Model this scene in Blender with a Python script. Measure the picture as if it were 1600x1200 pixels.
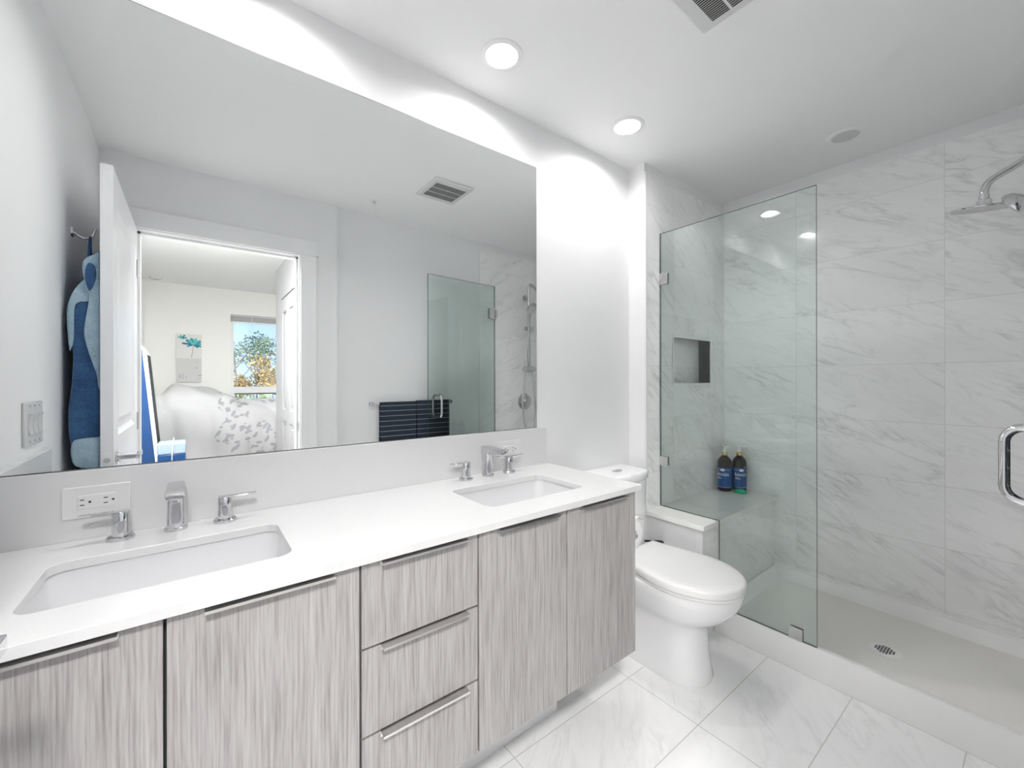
import bpy, bmesh, math, random
from mathutils import Vector, Matrix, geometry

for o in list(bpy.data.objects):
    bpy.data.objects.remove(o, do_unlink=True)
S = bpy.context.scene
COL = S.collection
R = math.radians
PI = math.pi

# ------------------------------------------------------------------ camera
CAMZ = 1.2564
cam_d = bpy.data.cameras.new('camera')
cam = bpy.data.objects.new('camera', cam_d)
COL.objects.link(cam)
cam_d.sensor_width = 36.0
cam_d.lens = 647.75 * 36.0 / 1600.0
cam_d.shift_y = -5.3 / 1600.0
cam_d.clip_start = 0.01
cam_d.clip_end = 200
cam.matrix_world = (Matrix.Translation((0, 0, CAMZ)) @ Matrix.Rotation(R(-37.581), 4, 'Z')
                    @ Matrix.Rotation(R(90), 4, 'X') @ Matrix.Rotation(R(-0.10), 4, 'Z'))
S.camera = cam

# ------------------------------------------------------------------ world, sun, lights, exposure
vs = S.view_settings
vs.view_transform = 'Standard'
vs.look = 'None'
vs.gamma = 1.0
vs.use_curve_mapping = False
vs.exposure = 0.79
cy = S.cycles
cy.max_bounces = 20
cy.diffuse_bounces = 14
cy.glossy_bounces = 8
cy.transparent_max_bounces = 24

w = bpy.data.worlds.new('world')
S.world = w
w.use_nodes = True
nt = w.node_tree
nt.nodes.clear()
wo = nt.nodes.new('ShaderNodeOutputWorld')
bg = nt.nodes.new('ShaderNodeBackground')
tc = nt.nodes.new('ShaderNodeTexCoord')
sx = nt.nodes.new('ShaderNodeSeparateXYZ')
cr = nt.nodes.new('ShaderNodeValToRGB')
nt.links.new(tc.outputs['Generated'], sx.inputs[0])
nt.links.new(sx.outputs['Z'], cr.inputs[0])
nt.links.new(cr.outputs[0], bg.inputs[0])
nt.links.new(bg.outputs[0], wo.inputs[0])
cr.color_ramp.elements[0].position = 0.0
cr.color_ramp.elements[0].color = (0.55, 0.72, 0.95, 1)
cr.color_ramp.elements[1].position = 0.35
cr.color_ramp.elements[1].color = (0.20, 0.42, 0.90, 1)
bg.inputs[1].default_value = 1.0

sun_d = bpy.data.lights.new('sun', 'SUN')
sun_d.energy = 6.0
sun_d.angle = R(1.0)
sun_d.color = (1.0, 0.94, 0.84)
sun = bpy.data.objects.new('sun', sun_d)
COL.objects.link(sun)
sun.location = (6, 4, 9)
sun.rotation_euler = Vector((-0.35, -0.75, -0.65)).to_track_quat('-Z', 'Y').to_euler()

POT_W = 2.8          # one recessed ceiling light
BED_FILL_W = (37.0, 20.0)   # two added lamps, fill for the bedroom and doorway


def area_lamp(name, loc, size, watts, color):
    d = bpy.data.lights.new(name, 'AREA')
    d.shape = 'DISK'
    d.size = size
    d.energy = watts
    d.color = color
    o = bpy.data.objects.new(name, d)
    COL.objects.link(o)
    o.location = loc
    return o


# ------------------------------------------------------------------ node helpers
class NT:
    def __init__(self, name):
        self.m = bpy.data.materials.new(name)
        self.m.use_nodes = True
        self.t = self.m.node_tree
        self.t.nodes.clear()
        self.out = self.t.nodes.new('ShaderNodeOutputMaterial')

    def n(self, typ, ins=None, **props):
        nd = self.t.nodes.new(typ)
        for k, v in props.items():
            setattr(nd, k, v)
        for k, v in (ins or {}).items():
            s = nd.inputs[k]
            if isinstance(v, bpy.types.NodeSocket):
                self.t.links.new(v, s)
            else:
                s.default_value = v
        return nd

    def math(self, op, a, b=0.0, c=None, clamp=False):
        ins = {0: a, 1: b}
        if c is not None:
            ins[2] = c
        return self.n('ShaderNodeMath', ins, operation=op, use_clamp=clamp).outputs[0]

    def mix(self, f, a, b):
        nd = self.n('ShaderNodeMix', data_type='RGBA')
        for i, v in ((0, f), (6, a), (7, b)):
            if isinstance(v, bpy.types.NodeSocket):
                self.t.links.new(v, nd.inputs[i])
            else:
                nd.inputs[i].default_value = v
        return nd.outputs[2]

    def ramp(self, f, stops):
        nd = self.n('ShaderNodeValToRGB', {0: f})
        e = nd.color_ramp.elements
        while len(e) < len(stops):
            e.new(0.5)
        for i, (p, c) in enumerate(stops):
            e[i].position = p
            e[i].color = c if len(c) == 4 else (*c, 1)
        return nd.outputs[0]

    def comb(self, x=0.0, y=0.0, z=0.0):
        return self.n('ShaderNodeCombineXYZ', {0: x, 1: y, 2: z}).outputs[0]

    def noise(self, vec, scale=1.0, detail=2.0, rough=0.5, dist=0.0):
        return self.n('ShaderNodeTexNoise', {'Vector': vec, 'Scale': scale, 'Detail': detail,
                                             'Roughness': rough, 'Distortion': dist}).outputs[0]

    def pos(self):
        g = self.n('ShaderNodeNewGeometry')
        s = self.n('ShaderNodeSeparateXYZ', {0: g.outputs['Position']})
        return {'x': s.outputs[0], 'y': s.outputs[1], 'z': s.outputs[2], 'v': g.outputs['Position']}

    def bsdf(self, color, rough=0.5, metal=0.0, **kw):
        p = self.n('ShaderNodeBsdfPrincipled', {'Base Color': color if isinstance(color, bpy.types.NodeSocket) else (*color, 1),
                                                'Roughness': rough, 'Metallic': metal})
        for k, v in kw.items():
            if isinstance(v, bpy.types.NodeSocket):
                self.t.links.new(v, p.inputs[k.replace('_', ' ')])
            else:
                p.inputs[k.replace('_', ' ')].default_value = v
        self.t.links.new(p.outputs[0], self.out.inputs[0])
        return p

    def bump(self, h, strength=0.2, dist=0.01):
        return self.n('ShaderNodeBump', {'Height': h, 'Strength': strength, 'Distance': dist}).outputs[0]


def plain(name, color, rough=0.5, metal=0.0, **kw):
    t = NT(name)
    t.bsdf(color, rough, metal, **kw)
    return t.m


def wall_paint(name, color, rough=0.6):
    t = NT(name)
    p = t.pos()
    n = t.noise(p['v'], 180.0, 2.0)
    t.bsdf(color, rough, Normal=t.bump(n, 0.04, 0.002))
    return t.m


def marble(name, ax, a0, b0, wt, ht, angle, rough=0.12, base=(0.92, 0.92, 0.92), vein=(0.50, 0.50, 0.51), amount=0.75, grout=(0.70, 0.69, 0.66), g=0.0022):
    t = NT(name)
    p = t.pos()
    a = t.math('SUBTRACT', p[ax[0]], a0)
    b = t.math('SUBTRACT', p[ax[1]], b0)
    ta = t.math('DIVIDE', a, wt)
    tb = t.math('DIVIDE', b, ht)
    ia = t.math('FLOOR', ta)
    ib = t.math('FLOOR', tb)
    fa = t.math('SUBTRACT', ta, ia)
    fb = t.math('SUBTRACT', tb, ib)
    rnd = t.n('ShaderNodeTexWhiteNoise', {'Vector': t.comb(ia, ib, 3.7)}, noise_dimensions='3D').outputs['Value']
    off = t.math('MULTIPLY', rnd, 37.0)
    c, s = math.cos(angle), math.sin(angle)
    u = t.math('ADD', t.math('MULTIPLY', a, c), t.math('MULTIPLY', b, s))
    v = t.math('SUBTRACT', t.math('MULTIPLY', b, c), t.math('MULTIPLY', a, s))
    vec = t.comb(t.math('MULTIPLY', u, 1.1), t.math('MULTIPLY', v, 4.2), off)
    n1 = t.noise(vec, 1.7, 7.0, 0.56, 0.55)
    d1 = t.math('ABSOLUTE', t.math('SUBTRACT', n1, 0.5))
    v1 = t.math('POWER', t.math('SUBTRACT', 1.0, t.math('MULTIPLY', d1, 26.0, clamp=True), clamp=True), 1.6)
    vec2 = t.comb(t.math('MULTIPLY', u, 1.6), t.math('MULTIPLY', v, 7.5), t.math('ADD', off, 9.0))
    n2 = t.noise(vec2, 2.1, 5.0, 0.55, 0.35)
    d2 = t.math('ABSOLUTE', t.math('SUBTRACT', n2, 0.53))
    v2 = t.math('POWER', t.math('SUBTRACT', 1.0, t.math('MULTIPLY', d2, 20.0, clamp=True), clamp=True), 2.0)
    msk = t.ramp(t.noise(t.comb(t.math('MULTIPLY', u, 1.5), t.math('MULTIPLY', v, 3.0), t.math('ADD', off, 4.0)), 2.0, 3.0),
                 [(0.42, (0, 0, 0)), (0.66, (1, 1, 1))])
    veins = t.math('ADD', t.math('MULTIPLY', v1, 0.55), t.math('MULTIPLY', v2, 0.35))
    veins = t.math('MULTIPLY', veins, t.math('ADD', 0.18, t.math('MULTIPLY', msk, 0.9)))
    cloud = t.math('MULTIPLY', t.ramp(t.noise(vec, 0.9, 4.0, 0.5, 0.3), [(0.45, (0, 0, 0)), (0.75, (1, 1, 1))]), 0.16)
    f = t.math('MULTIPLY', t.math('ADD', veins, cloud), amount, clamp=True)
    col = t.mix(f, (*base, 1), (*vein, 1))
    ga = t.math('GREATER_THAN', t.math('ABSOLUTE', t.math('SUBTRACT', fa, 0.5)), 0.5 - g / wt / 2)
    gb = t.math('GREATER_THAN', t.math('ABSOLUTE', t.math('SUBTRACT', fb, 0.5)), 0.5 - g / ht / 2)
    gm = t.math('MAXIMUM', ga, gb)
    col = t.mix(gm, col, (*grout, 1))
    t.bsdf(col, t.math('ADD', rough, t.math('MULTIPLY', gm, 0.5)))
    return t.m


def laminate(name):
    t = NT(name)
    p = t.pos()
    vec = t.comb(t.math('MULTIPLY', p['x'], 1.0), p['y'], t.math('MULTIPLY', p['z'], 0.035))
    wob = t.math('MULTIPLY', t.math('SUBTRACT', t.noise(t.comb(t.math('MULTIPLY', p['x'], 6.0), 0.0, t.math('MULTIPLY', p['z'], 2.5)), 1.0, 2.0), 0.5), 0.012)
    xx = t.math('ADD', p['x'], wob)
    vec = t.comb(xx, 0.0, t.math('MULTIPLY', p['z'], 0.03))
    fine = t.noise(vec, 200.0, 3.0, 0.60)
    med = t.noise(vec, 42.0, 3.0, 0.6)
    big = t.noise(vec, 9.0, 2.0, 0.5)
    f = t.math('ADD', t.math('ADD', t.math('MULTIPLY', fine, 0.80), t.math('MULTIPLY', med, 0.26)), t.math('MULTIPLY', big, 0.12))
    col = t.ramp(f, [(0.40, (0.205, 0.190, 0.186)), (0.50, (0.292, 0.277, 0.272)), (0.60, (0.357, 0.344, 0.339)), (0.76, (0.437, 0.427, 0.424))])
    t.bsdf(col, 0.42, Normal=t.bump(fine, 0.08, 0.002))
    return t.m


def glass_mat(name, tint, ior=1.48):
    t = NT(name)
    tr = t.n('ShaderNodeBsdfTransparent', {0: (*tint, 1)})
    gl = t.n('ShaderNodeBsdfGlossy', {'Color': (1, 1, 1, 1), 'Roughness': 0.0})
    fr = t.n('ShaderNodeFresnel', {'IOR': ior})
    mx = t.n('ShaderNodeMixShader', {0: fr.outputs[0], 1: tr.outputs[0], 2: gl.outputs[0]})
    t.t.links.new(mx.outputs[0], t.out.inputs[0])
    return t.m


def emit(name, color, strength):
    t = NT(name)
    e = t.n('ShaderNodeEmission', {0: (*color, 1), 1: strength})
    t.t.links.new(e.outputs[0], t.out.inputs[0])
    return t.m


def cloth(name, c0, c1, scale=300.0, rough=0.95, bump=0.3):
    t = NT(name)
    p = t.pos()
    n = t.noise(p['v'], scale, 3.0, 0.6)
    m = t.noise(p['v'], scale * 0.06, 3.0, 0.6)
    f = t.math('ADD', t.math('MULTIPLY', n, 0.5), t.math('MULTIPLY', m, 0.5))
    col = t.ramp(f, [(0.35, c0), (0.65, c1)])
    t.bsdf(col, rough, Normal=t.bump(n, bump, 0.004), Sheen_Weight=0.3)
    return t.m


M = {}
M['wall'] = wall_paint('white_wall_paint', (0.80, 0.80, 0.81))
M['ceil'] = wall_paint('ceiling_paint', (0.85, 0.85, 0.855), 0.75)
M['bedwall'] = wall_paint('bedroom_wall_paint', (0.87, 0.87, 0.845))
M['closet'] = plain('closet_door_paint', (0.50, 0.50, 0.52), 0.35)
M['trim'] = plain('white_trim_paint', (0.83, 0.83, 0.84), 0.3)
M['doorpaint'] = plain('white_door_paint', (0.80, 0.80, 0.825), 0.28)
M['tile_back'] = marble('marble_tile_end_wall', ('y', 'z'), 0.306, 0.1635, 0.61, 0.2935, R(27))
M['tile_niche'] = marble('marble_tile_niche_wall', ('x', 'z'), 2.21, 0.1635, 0.61, 0.2935, R(-33))
M['tile_front'] = marble('marble_tile_shower_head_wall', ('x', 'z'), 1.95, 0.1635, 0.61, 0.2935, R(30))
M['tile_bench'] = marble('marble_tile_bench_front', ('x', 'z'), 1.96, 0.1635, 0.61, 0.2935, R(-35))
M['floor'] = marble('marble_floor_tile', ('x', 'y'), 1.457, 0.785, 0.61, 0.305, R(38), rough=0.18, base=(0.92, 0.92, 0.92), vein=(0.5, 0.5, 0.5), amount=0.38, grout=(0.55, 0.55, 0.53), g=0.003)
M['lam'] = laminate('grey_woodgrain_laminate')
M['dark'] = plain('carcass_gap_shade', (0.035, 0.035, 0.038), 0.6)  # near-black carcass colour paints the shade in the door gaps


def quartz(name):
    t = NT(name)
    p = t.pos()
    n = t.noise(p['v'], 420.0, 1.0)
    col = t.ramp(n, [(0.30, (0.62, 0.62, 0.625)), (0.40, (0.655, 0.655, 0.66))])
    t.bsdf(col, 0.16)
    return t.m


M['quartz'] = quartz('white_quartz')
M['slab'] = plain('pale_stone_slab', (0.87, 0.87, 0.85), 0.2)
M['porc'] = plain('white_porcelain', (0.84, 0.84, 0.85), 0.07)
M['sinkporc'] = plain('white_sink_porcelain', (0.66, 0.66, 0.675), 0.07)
M['plast'] = plain('white_seat_plastic', (0.83, 0.825, 0.825), 0.22)
M['acryl'] = plain('white_acrylic_tray', (0.93, 0.925, 0.915), 0.3)
M['acrylfloor'] = plain('textured_tray_floor', (0.90, 0.88, 0.85), 0.45)
M['chrome'] = plain('polished_chrome', (0.66, 0.66, 0.675), 0.05, 1.0)
M['brushed'] = plain('brushed_nickel', (0.66, 0.65, 0.64), 0.28, 1.0)
M['steel'] = plain('satin_steel', (0.72, 0.72, 0.72), 0.2, 1.0)
M['mirror'] = plain('mirror_silver', (0.87, 0.89, 0.885), 0.0, 1.0)
M['mirroredge'] = plain('mirror_edge_dark', (0.09, 0.09, 0.085), 0.3)
M['glass'] = glass_mat('green_tinted_glass', (0.950, 0.985, 0.974))
M['doorglass'] = glass_mat('green_tinted_door_glass', (0.955, 0.990, 0.978))
M['glassedge'] = plain('dark_green_glass_edge', (0.05, 0.11, 0.10), 0.15)
M['pane'] = glass_mat('window_glass', (0.985, 0.99, 0.99))
M['black'] = plain('black_rubber', (0.012, 0.012, 0.013), 0.4)
M['slot'] = plain('black_slot', (0.01, 0.01, 0.01), 0.6)
M['whiteplastic'] = plain('white_device_plastic', (0.675, 0.675, 0.68), 0.25)
M['greyplastic'] = plain('grey_mesh_plastic', (0.62, 0.62, 0.62), 0.5)
M['bulb'] = emit('lit_lamp_lens', (1.0, 0.96, 0.90), 6.0)
M['potinner'] = plain('white_reflector', (0.9, 0.9, 0.88), 0.35)
M['paper'] = plain('white_tissue_paper', (0.86, 0.86, 0.86), 0.9)
M['amber'] = plain('dark_amber_plastic', (0.022, 0.012, 0.010), 0.12)
M['bluelabel'] = plain('blue_bottle_label', (0.006, 0.075, 0.30), 0.3)
M['print'] = plain('white_label_ink', (0.92, 0.94, 0.96), 0.4)
M['gold'] = plain('gold_collar', (0.80, 0.55, 0.25), 0.25, 1.0)
M['pump'] = plain('clear_white_pump', (0.95, 0.95, 0.95), 0.25)
M['soap'] = plain('green_soap', (0.0, 0.42, 0.20), 0.35)
M['denim'] = cloth('blue_plush_robe', (0.012, 0.045, 0.13), (0.045, 0.13, 0.30), 260.0)
M['sherpa'] = cloth('pale_blue_sherpa', (0.22, 0.36, 0.47), (0.46, 0.60, 0.68), 220.0, bump=0.8)
M['bluegloss'] = plain('glossy_blue_board', (0.009, 0.060, 0.20), 0.2)
M['paleblue'] = plain('pale_blue_base_and_lid_glare', (0.36, 0.46, 0.56), 0.2)
M['carpet'] = cloth('bedroom_carpet', (0.42, 0.40, 0.37), (0.58, 0.56, 0.52), 200.0)
M['canvas'] = plain('pale_canvas', (0.74, 0.73, 0.72), 0.8)
M['canvasgrey'] = plain('grey_canvas_wash', (0.62, 0.62, 0.62), 0.8)
M['greyink'] = plain('grey_brush_marks', (0.36, 0.36, 0.37), 0.8)
M['teal'] = plain('teal_paint', (0.03, 0.36, 0.38), 0.7)
M['tealpale'] = plain('pale_teal_paint', (0.16, 0.52, 0.52), 0.7)
M['tealdark'] = plain('dark_teal_paint', (0.02, 0.20, 0.30), 0.7)
M['stempaint'] = plain('rosy_stem_paint', (0.40, 0.30, 0.30), 0.8)
M['blind'] = plain('grey_blind', (0.40, 0.40, 0.40), 0.6)
M['bark'] = plain('tree_bark', (0.20, 0.165, 0.13), 0.9)


def leaf_mat(name, c0, c1, scale=3.0):
    t = NT(name)
    p = t.pos()
    n = t.noise(p['v'], scale, 3.0)
    t.bsdf(t.ramp(n, [(0.35, c0), (0.65, c1)]), 0.7)
    return t.m


M['leafgreen'] = leaf_mat('green_leaves', (0.10, 0.17, 0.09), (0.30, 0.38, 0.22))
M['leafgold'] = leaf_mat('golden_leaves', (0.50, 0.30, 0.10), (0.72, 0.55, 0.25))
M['leafpale'] = leaf_mat('pale_green_leaves', (0.30, 0.38, 0.16), (0.55, 0.60, 0.33), 6.0)
M['lawn'] = leaf_mat('lawn_grass', (0.10, 0.20, 0.05), (0.20, 0.30, 0.09))


def striped(name):
    t = NT(name)
    p = t.pos()
    fz = t.math('FRACT', t.math('MULTIPLY', p['z'], 1 / 0.037))
    m = t.math('LESS_THAN', fz, 0.075)
    n = t.noise(p['v'], 500.0, 2.0)
    base = t.ramp(n, [(0.3, (0.008, 0.014, 0.028)), (0.7, (0.026, 0.040, 0.065))])
    t.bsdf(t.mix(m, base, (0.42, 0.46, 0.50, 1)), 0.95, Normal=t.bump(n, 0.4, 0.003))
    return t.m


M['towel'] = striped('navy_striped_terry')


def duvet_mat():
    t = NT('white_duvet_with_grey_leaf_shapes')
    p = t.pos()
    vec = t.comb(t.math('ADD', t.math('MULTIPLY', p['x'], 1.0), t.math('MULTIPLY', p['z'], 0.5)),
                 t.math('SUBTRACT', t.math('MULTIPLY', p['z'], 1.8), t.math('MULTIPLY', p['x'], 0.5)), t.math('MULTIPLY', p['y'], 0.8))
    v = t.n('ShaderNodeTexVoronoi', {'Vector': vec, 'Scale': 11.0, 'Randomness': 1.0}).outputs['Distance']
    vec2 = t.comb(t.math('SUBTRACT', t.math('MULTIPLY', p['x'], 2.0), t.math('MULTIPLY', p['z'], 1.2)),
                  t.math('ADD', t.math('MULTIPLY', p['z'], 0.8), t.math('MULTIPLY', p['x'], 0.6)), t.math('MULTIPLY', p['y'], 0.8))
    vb = t.n('ShaderNodeTexVoronoi', {'Vector': vec2, 'Scale': 9.0, 'Randomness': 1.0}).outputs['Distance']
    leaf = t.math('MAXIMUM', t.math('LESS_THAN', v, 0.33), t.math('LESS_THAN', vb, 0.33))
    patch = t.math('GREATER_THAN', t.noise(p['v'], 3.4, 2.0), 0.47)
    right = t.math('GREATER_THAN', t.math('ADD', p['x'], t.math('MULTIPLY', t.noise(p['v'], 5.0, 1.0), 0.25)), 0.34)
    f = t.math('MULTIPLY', t.math('MULTIPLY', leaf, patch), right)
    col = t.mix(t.math('MULTIPLY', f, 0.75), (0.50, 0.50, 0.51, 1), (0.27, 0.27, 0.30, 1))  # grey leaf shapes mixed into the duvet white
    t.bsdf(col, 0.85)
    return t.m


M['duvet'] = duvet_mat()


# ------------------------------------------------------------------ mesh helpers
class MB:
    def __init__(self):
        self.v = []
        self.f = []
        self.mi = []

    def add(self, vs_, fs_, mi=0):
        b = len(self.v)
        self.v += [tuple(x) for x in vs_]
        self.f += [tuple(i + b for i in q) for q in fs_]
        self.mi += [mi] * len(fs_)
        return self

    def box(self, x0, x1, y0, y1, z0, z1, mi=0):
        v = [(x, y, z) for x in (x0, x1) for y in (y0, y1) for z in (z0, z1)]
        f = [(0, 1, 3, 2), (4, 6, 7, 5), (0, 4, 5, 1), (2, 3, 7, 6), (0, 2, 6, 4), (1, 5, 7, 3)]
        return self.add(v, f, mi)

    def obox(self, c, ax, ay, az, mi=0):
        c, ax, ay, az = map(Vector, (c, ax, ay, az))
        v = [c + ax * i + ay * j + az * k for i in (-1, 1) for j in (-1, 1) for k in (-1, 1)]
        f = [(0, 1, 3, 2), (4, 6, 7, 5), (0, 4, 5, 1), (2, 3, 7, 6), (0, 2, 6, 4), (1, 5, 7, 3)]
        return self.add(v, f, mi)

    def loft(self, rings, cap0=True, cap1=True, closed=True, mi=0):
        n = len(rings[0])
        v = [p for r in rings for p in r]
        f = []
        for i in range(len(rings) - 1):
            for j in range(n if closed else n - 1):
                k = (j + 1) % n
                f.append((i * n + j, i * n + k, (i + 1) * n + k, (i + 1) * n + j))
        if cap0:
            f.append(tuple(range(n - 1, -1, -1)))
        if cap1:
            f.append(tuple((len(rings) - 1) * n + j for j in range(n)))
        return self.add(v, f, mi)

    def lathe(self, prof, c=(0, 0, 0), axis=(0, 0, 1), n=32, cap0=True, cap1=True, mi=0, sx_=1.0):
        axis = Vector(axis).normalized()
        a = axis.orthogonal().normalized() if abs(axis.z) < 0.9 else Vector((1, 0, 0))
        a = (a - axis * a.dot(axis)).normalized()
        b = axis.cross(a)
        c = Vector(c)
        rings = [[c + axis * h + (a * math.cos(2 * PI * k / n) * sx_ + b * math.sin(2 * PI * k / n)) * r for k in range(n)] for r, h in prof]
        return self.loft(rings, cap0, cap1, True, mi)

    def tube(self, path, r, n=12, closed=False, mi=0, sq=1.0):
        P = [Vector(p) for p in path]
        m = len(P)
        rr = r if isinstance(r, (list, tuple)) else [r] * m
        T = []
        for i in range(m):
            if closed:
                t = P[(i + 1) % m] - P[i - 1]
            else:
                t = P[min(i + 1, m - 1)] - P[max(i - 1, 0)]
            T.append(t.normalized())
        u = T[0].orthogonal().normalized()
        rings = []
        for i in range(m):
            u = (u - T[i] * u.dot(T[i])).normalized()
            v = T[i].cross(u)
            rings.append([P[i] + (u * math.cos(2 * PI * k / n) + v * math.sin(2 * PI * k / n) * sq) * rr[i] for k in range(n)])
        if closed:
            rings.append(rings[0])
            return self.loft(rings, False, False, True, mi)
        return self.loft(rings, True, True, True, mi)

    def prism(self, poly, axis, lo, hi, holes=(), mi=0):
        """extrude a 2-D polygon (with holes) along axis; poly coords are the other two axes in xyz order"""
        def p3(p, h):
            q = list(p)
            q.insert('xyz'.index(axis), h)
            return tuple(q)
        loops = [list(poly)] + [list(h) for h in holes]
        flat = [p for l in loops for p in l]
        tri = geometry.tessellate_polygon([[Vector((p[0], p[1], 0)) for p in l] for l in loops])
        n = len(flat)
        v = [p3(p, lo) for p in flat] + [p3(p, hi) for p in flat]
        f = [tuple(t) for t in tri] + [tuple(i + n for i in reversed(t)) for t in tri]
        s = 0
        for l in loops:
            k = len(l)
            for j in range(k):
                a, b = s + j, s + (j + 1) % k
                f.append((a, b, b + n, a + n))
            s += k
        return self.add(v, f, mi)


ORG = {}


def fix_normals(me):
    bm = bmesh.new()
    bm.from_mesh(me)
    bmesh.ops.recalc_face_normals(bm, faces=bm.faces)
    bm.to_mesh(me)
    bm.free()


def obj(name, mb, mat, parent=None, org=None, bevel=0.0, seg=2, smooth=True, sharp=38, normals=True):
    """mesh given in world coordinates; the origin goes to org (or the parent's origin)"""
    o0 = Vector(ORG[parent.name]) if parent else Vector(org or (0, 0, 0))
    me = bpy.data.meshes.new(name)
    me.from_pydata([tuple(Vector(v) - o0) for v in mb.v], [], mb.f)
    mats = mat if isinstance(mat, (list, tuple)) else [mat]
    for m in mats:
        me.materials.append(m)
    if len(mats) > 1:
        me.polygons.foreach_set('material_index', mb.mi)
    me.update()
    if normals:
        fix_normals(me)
    if smooth:
        me.polygons.foreach_set('use_smooth', [True] * len(me.polygons))
        me.set_sharp_from_angle(angle=R(sharp))
    o = bpy.data.objects.new(name, me)
    COL.objects.link(o)
    ORG[o.name] = o0
    if parent:
        o.parent = parent
    else:
        o.location = o0
    if bevel:
        b = o.modifiers.new('bevel', 'BEVEL')
        b.width = bevel
        b.segments = seg
        b.limit_method = 'ANGLE'
        b.angle_limit = R(40)
    return o


def tag(o, label, cat, group=None, kind=None):
    o['label'] = label
    o['category'] = cat
    if group:
        o['group'] = group
    if kind:
        o['kind'] = kind
    return o


def thing(name, loc, label, cat, group=None):
    o = bpy.data.objects.new(name, None)
    o.empty_display_size = 0.05
    COL.objects.link(o)
    o.location = loc
    ORG[o.name] = Vector(loc)
    return tag(o, label, cat, group)


def struct(name, mb, mat, parent=None, label=None, cat=None, **kw):
    o = obj(name, mb, mat, parent, **kw)
    if not parent:
        o['kind'] = 'structure'
        if label:
            o['label'] = label
        if cat:
            o['category'] = cat
    return o


def circ(cx, cy, r, n=32):
    return [(cx + r * math.cos(2 * PI * k / n), cy + r * math.sin(2 * PI * k / n)) for k in range(n)]


def rrect(x0, x1, y0, y1, r, n=6):
    out = []
    for cx, cy, a in ((x1 - r, y1 - r, 0), (x0 + r, y1 - r, 90), (x0 + r, y0 + r, 180), (x1 - r, y0 + r, 270)):
        for k in range(n + 1):
            t = R(a + 90 * k / n)
            out.append((cx + r * math.cos(t), cy + r * math.sin(t)))
    return out


def bez(pts, n=8):
    """Catmull-Rom through the points"""
    P = [Vector(p) for p in pts]
    P = [P[0] * 2 - P[1]] + P + [P[-1] * 2 - P[-2]]
    out = []
    for i in range(1, len(P) - 2):
        for k in range(n):
            t = k / n
            a, b, c, d = P[i - 1], P[i], P[i + 1], P[i + 2]
            out.append(0.5 * ((2 * b) + (c - a) * t + (2 * a - 5 * b + 4 * c - d) * t * t + (3 * b - a - 3 * c + d) * t ** 3))
    out.append(P[-2])
    return out


# ------------------------------------------------------------------ key dimensions (metres)
XL = -0.3745      # left wall
YM = 1.444        # mirror wall
CEIL = 2.44
XSTUB = 1.9406    # painted stub before the shower
YN = 1.336        # tiled niche wall face
XB = 2.8243       # tiled shower back wall face
YD = -0.0576      # wall with the bedroom door
YT = -0.1055      # wall with towel bar and shower head
XSTEP = 0.7728
XG = 2.0765       # shower glass plane
ZT = 2.3805       # top of tile
ZC = 0.8752       # counter top
YC = 0.9122       # counter front
XC = 1.3028       # counter right end
DX0, DX1, DZ = -0.235, 0.541, 2.06     # bedroom door opening
BY = -3.6         # bedroom far wall
BX = -0.45        # bedroom left wall
POTS = [(0.176, 1.214), (0.893, 1.218), (1.607, 1.203)]

# ------------------------------------------------------------------ structure: bathroom shell
struct('floor', MB().box(XL - 0.1, 2.95, -0.16, YM + 0.1, -0.1, 0.0), M['floor'])
c = MB().prism([(XL - 0.1, -0.178), (2.95, -0.178), (2.95, YM + 0.1), (XL - 0.1, YM + 0.1)], 'z', CEIL, CEIL + 0.12,
               holes=[circ(x, y, 0.0625) for x, y in POTS])
struct('ceiling', c, M['ceil'])
struct('wall_left', MB().box(XL - 0.1, XL, YD, YM + 0.1, 0, CEIL), M['wall'])
struct('wall_mirror_side', MB().box(XL, XSTUB, YM, YM + 0.1, 0, CEIL), M['wall'])
# wall with the niche: painted core, tile skin
NX0, NX1, NZ0, NZ1 = 2.202, 2.658, 1.226, 1.519
nb = MB()
nb.prism([(XSTUB, 0), (2.95, 0), (2.95, CEIL), (XSTUB, CEIL)], 'y', YN + 0.006, YM + 0.1,
         holes=[[(NX0, NZ0), (NX1, NZ0), (NX1, NZ1), (NX0, NZ1)]])
wn = struct('wall_niche_side', nb, M['wall'])
nt_ = MB()
nt_.prism([(XSTUB + 0.011, 0.13), (XB, 0.13), (XB, ZT), (XSTUB + 0.011, ZT)], 'y', YN, YN + 0.006,
          holes=[[(NX0, NZ0), (NX1, NZ0), (NX1, NZ1), (NX0, NZ1)]])
nt_.box(NX0, NX1, YN + 0.088, YN + 0.1, NZ0, NZ1)
nt_.box(NX0 - 0.004, NX0, YN, YN + 0.1, NZ0, NZ1)
nt_.box(NX1, NX1 + 0.004, YN, YN + 0.1, NZ0, NZ1)
nt_.box(NX0, NX1, YN, YN + 0.1, NZ1, NZ1 + 0.004)
nt_.box(NX0, NX1, YN, YN + 0.1, NZ0 - 0.004, NZ0)
struct('tile_cladding', nt_, M['tile_niche'], wn)
fr = MB().prism([(NX0 - 0.002, NZ0 - 0.002), (NX1 + 0.002, NZ0 - 0.002), (NX1 + 0.002, NZ1 + 0.002), (NX0 - 0.002, NZ1 + 0.002)], 'y', YN - 0.002, YN + 0.006,
                holes=[[(NX0 + 0.013, NZ0 + 0.013), (NX1 - 0.013, NZ0 + 0.013), (NX1 - 0.013, NZ1 - 0.013), (NX0 + 0.013, NZ1 - 0.013)]])
struct('trim_1', fr, M['trim'])
struct('trim_2', MB().box(XSTUB - 0.001, XSTUB + 0.011, YN - 0.002, YN + 0.004, 0.555, ZT), M['trim'])
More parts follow.
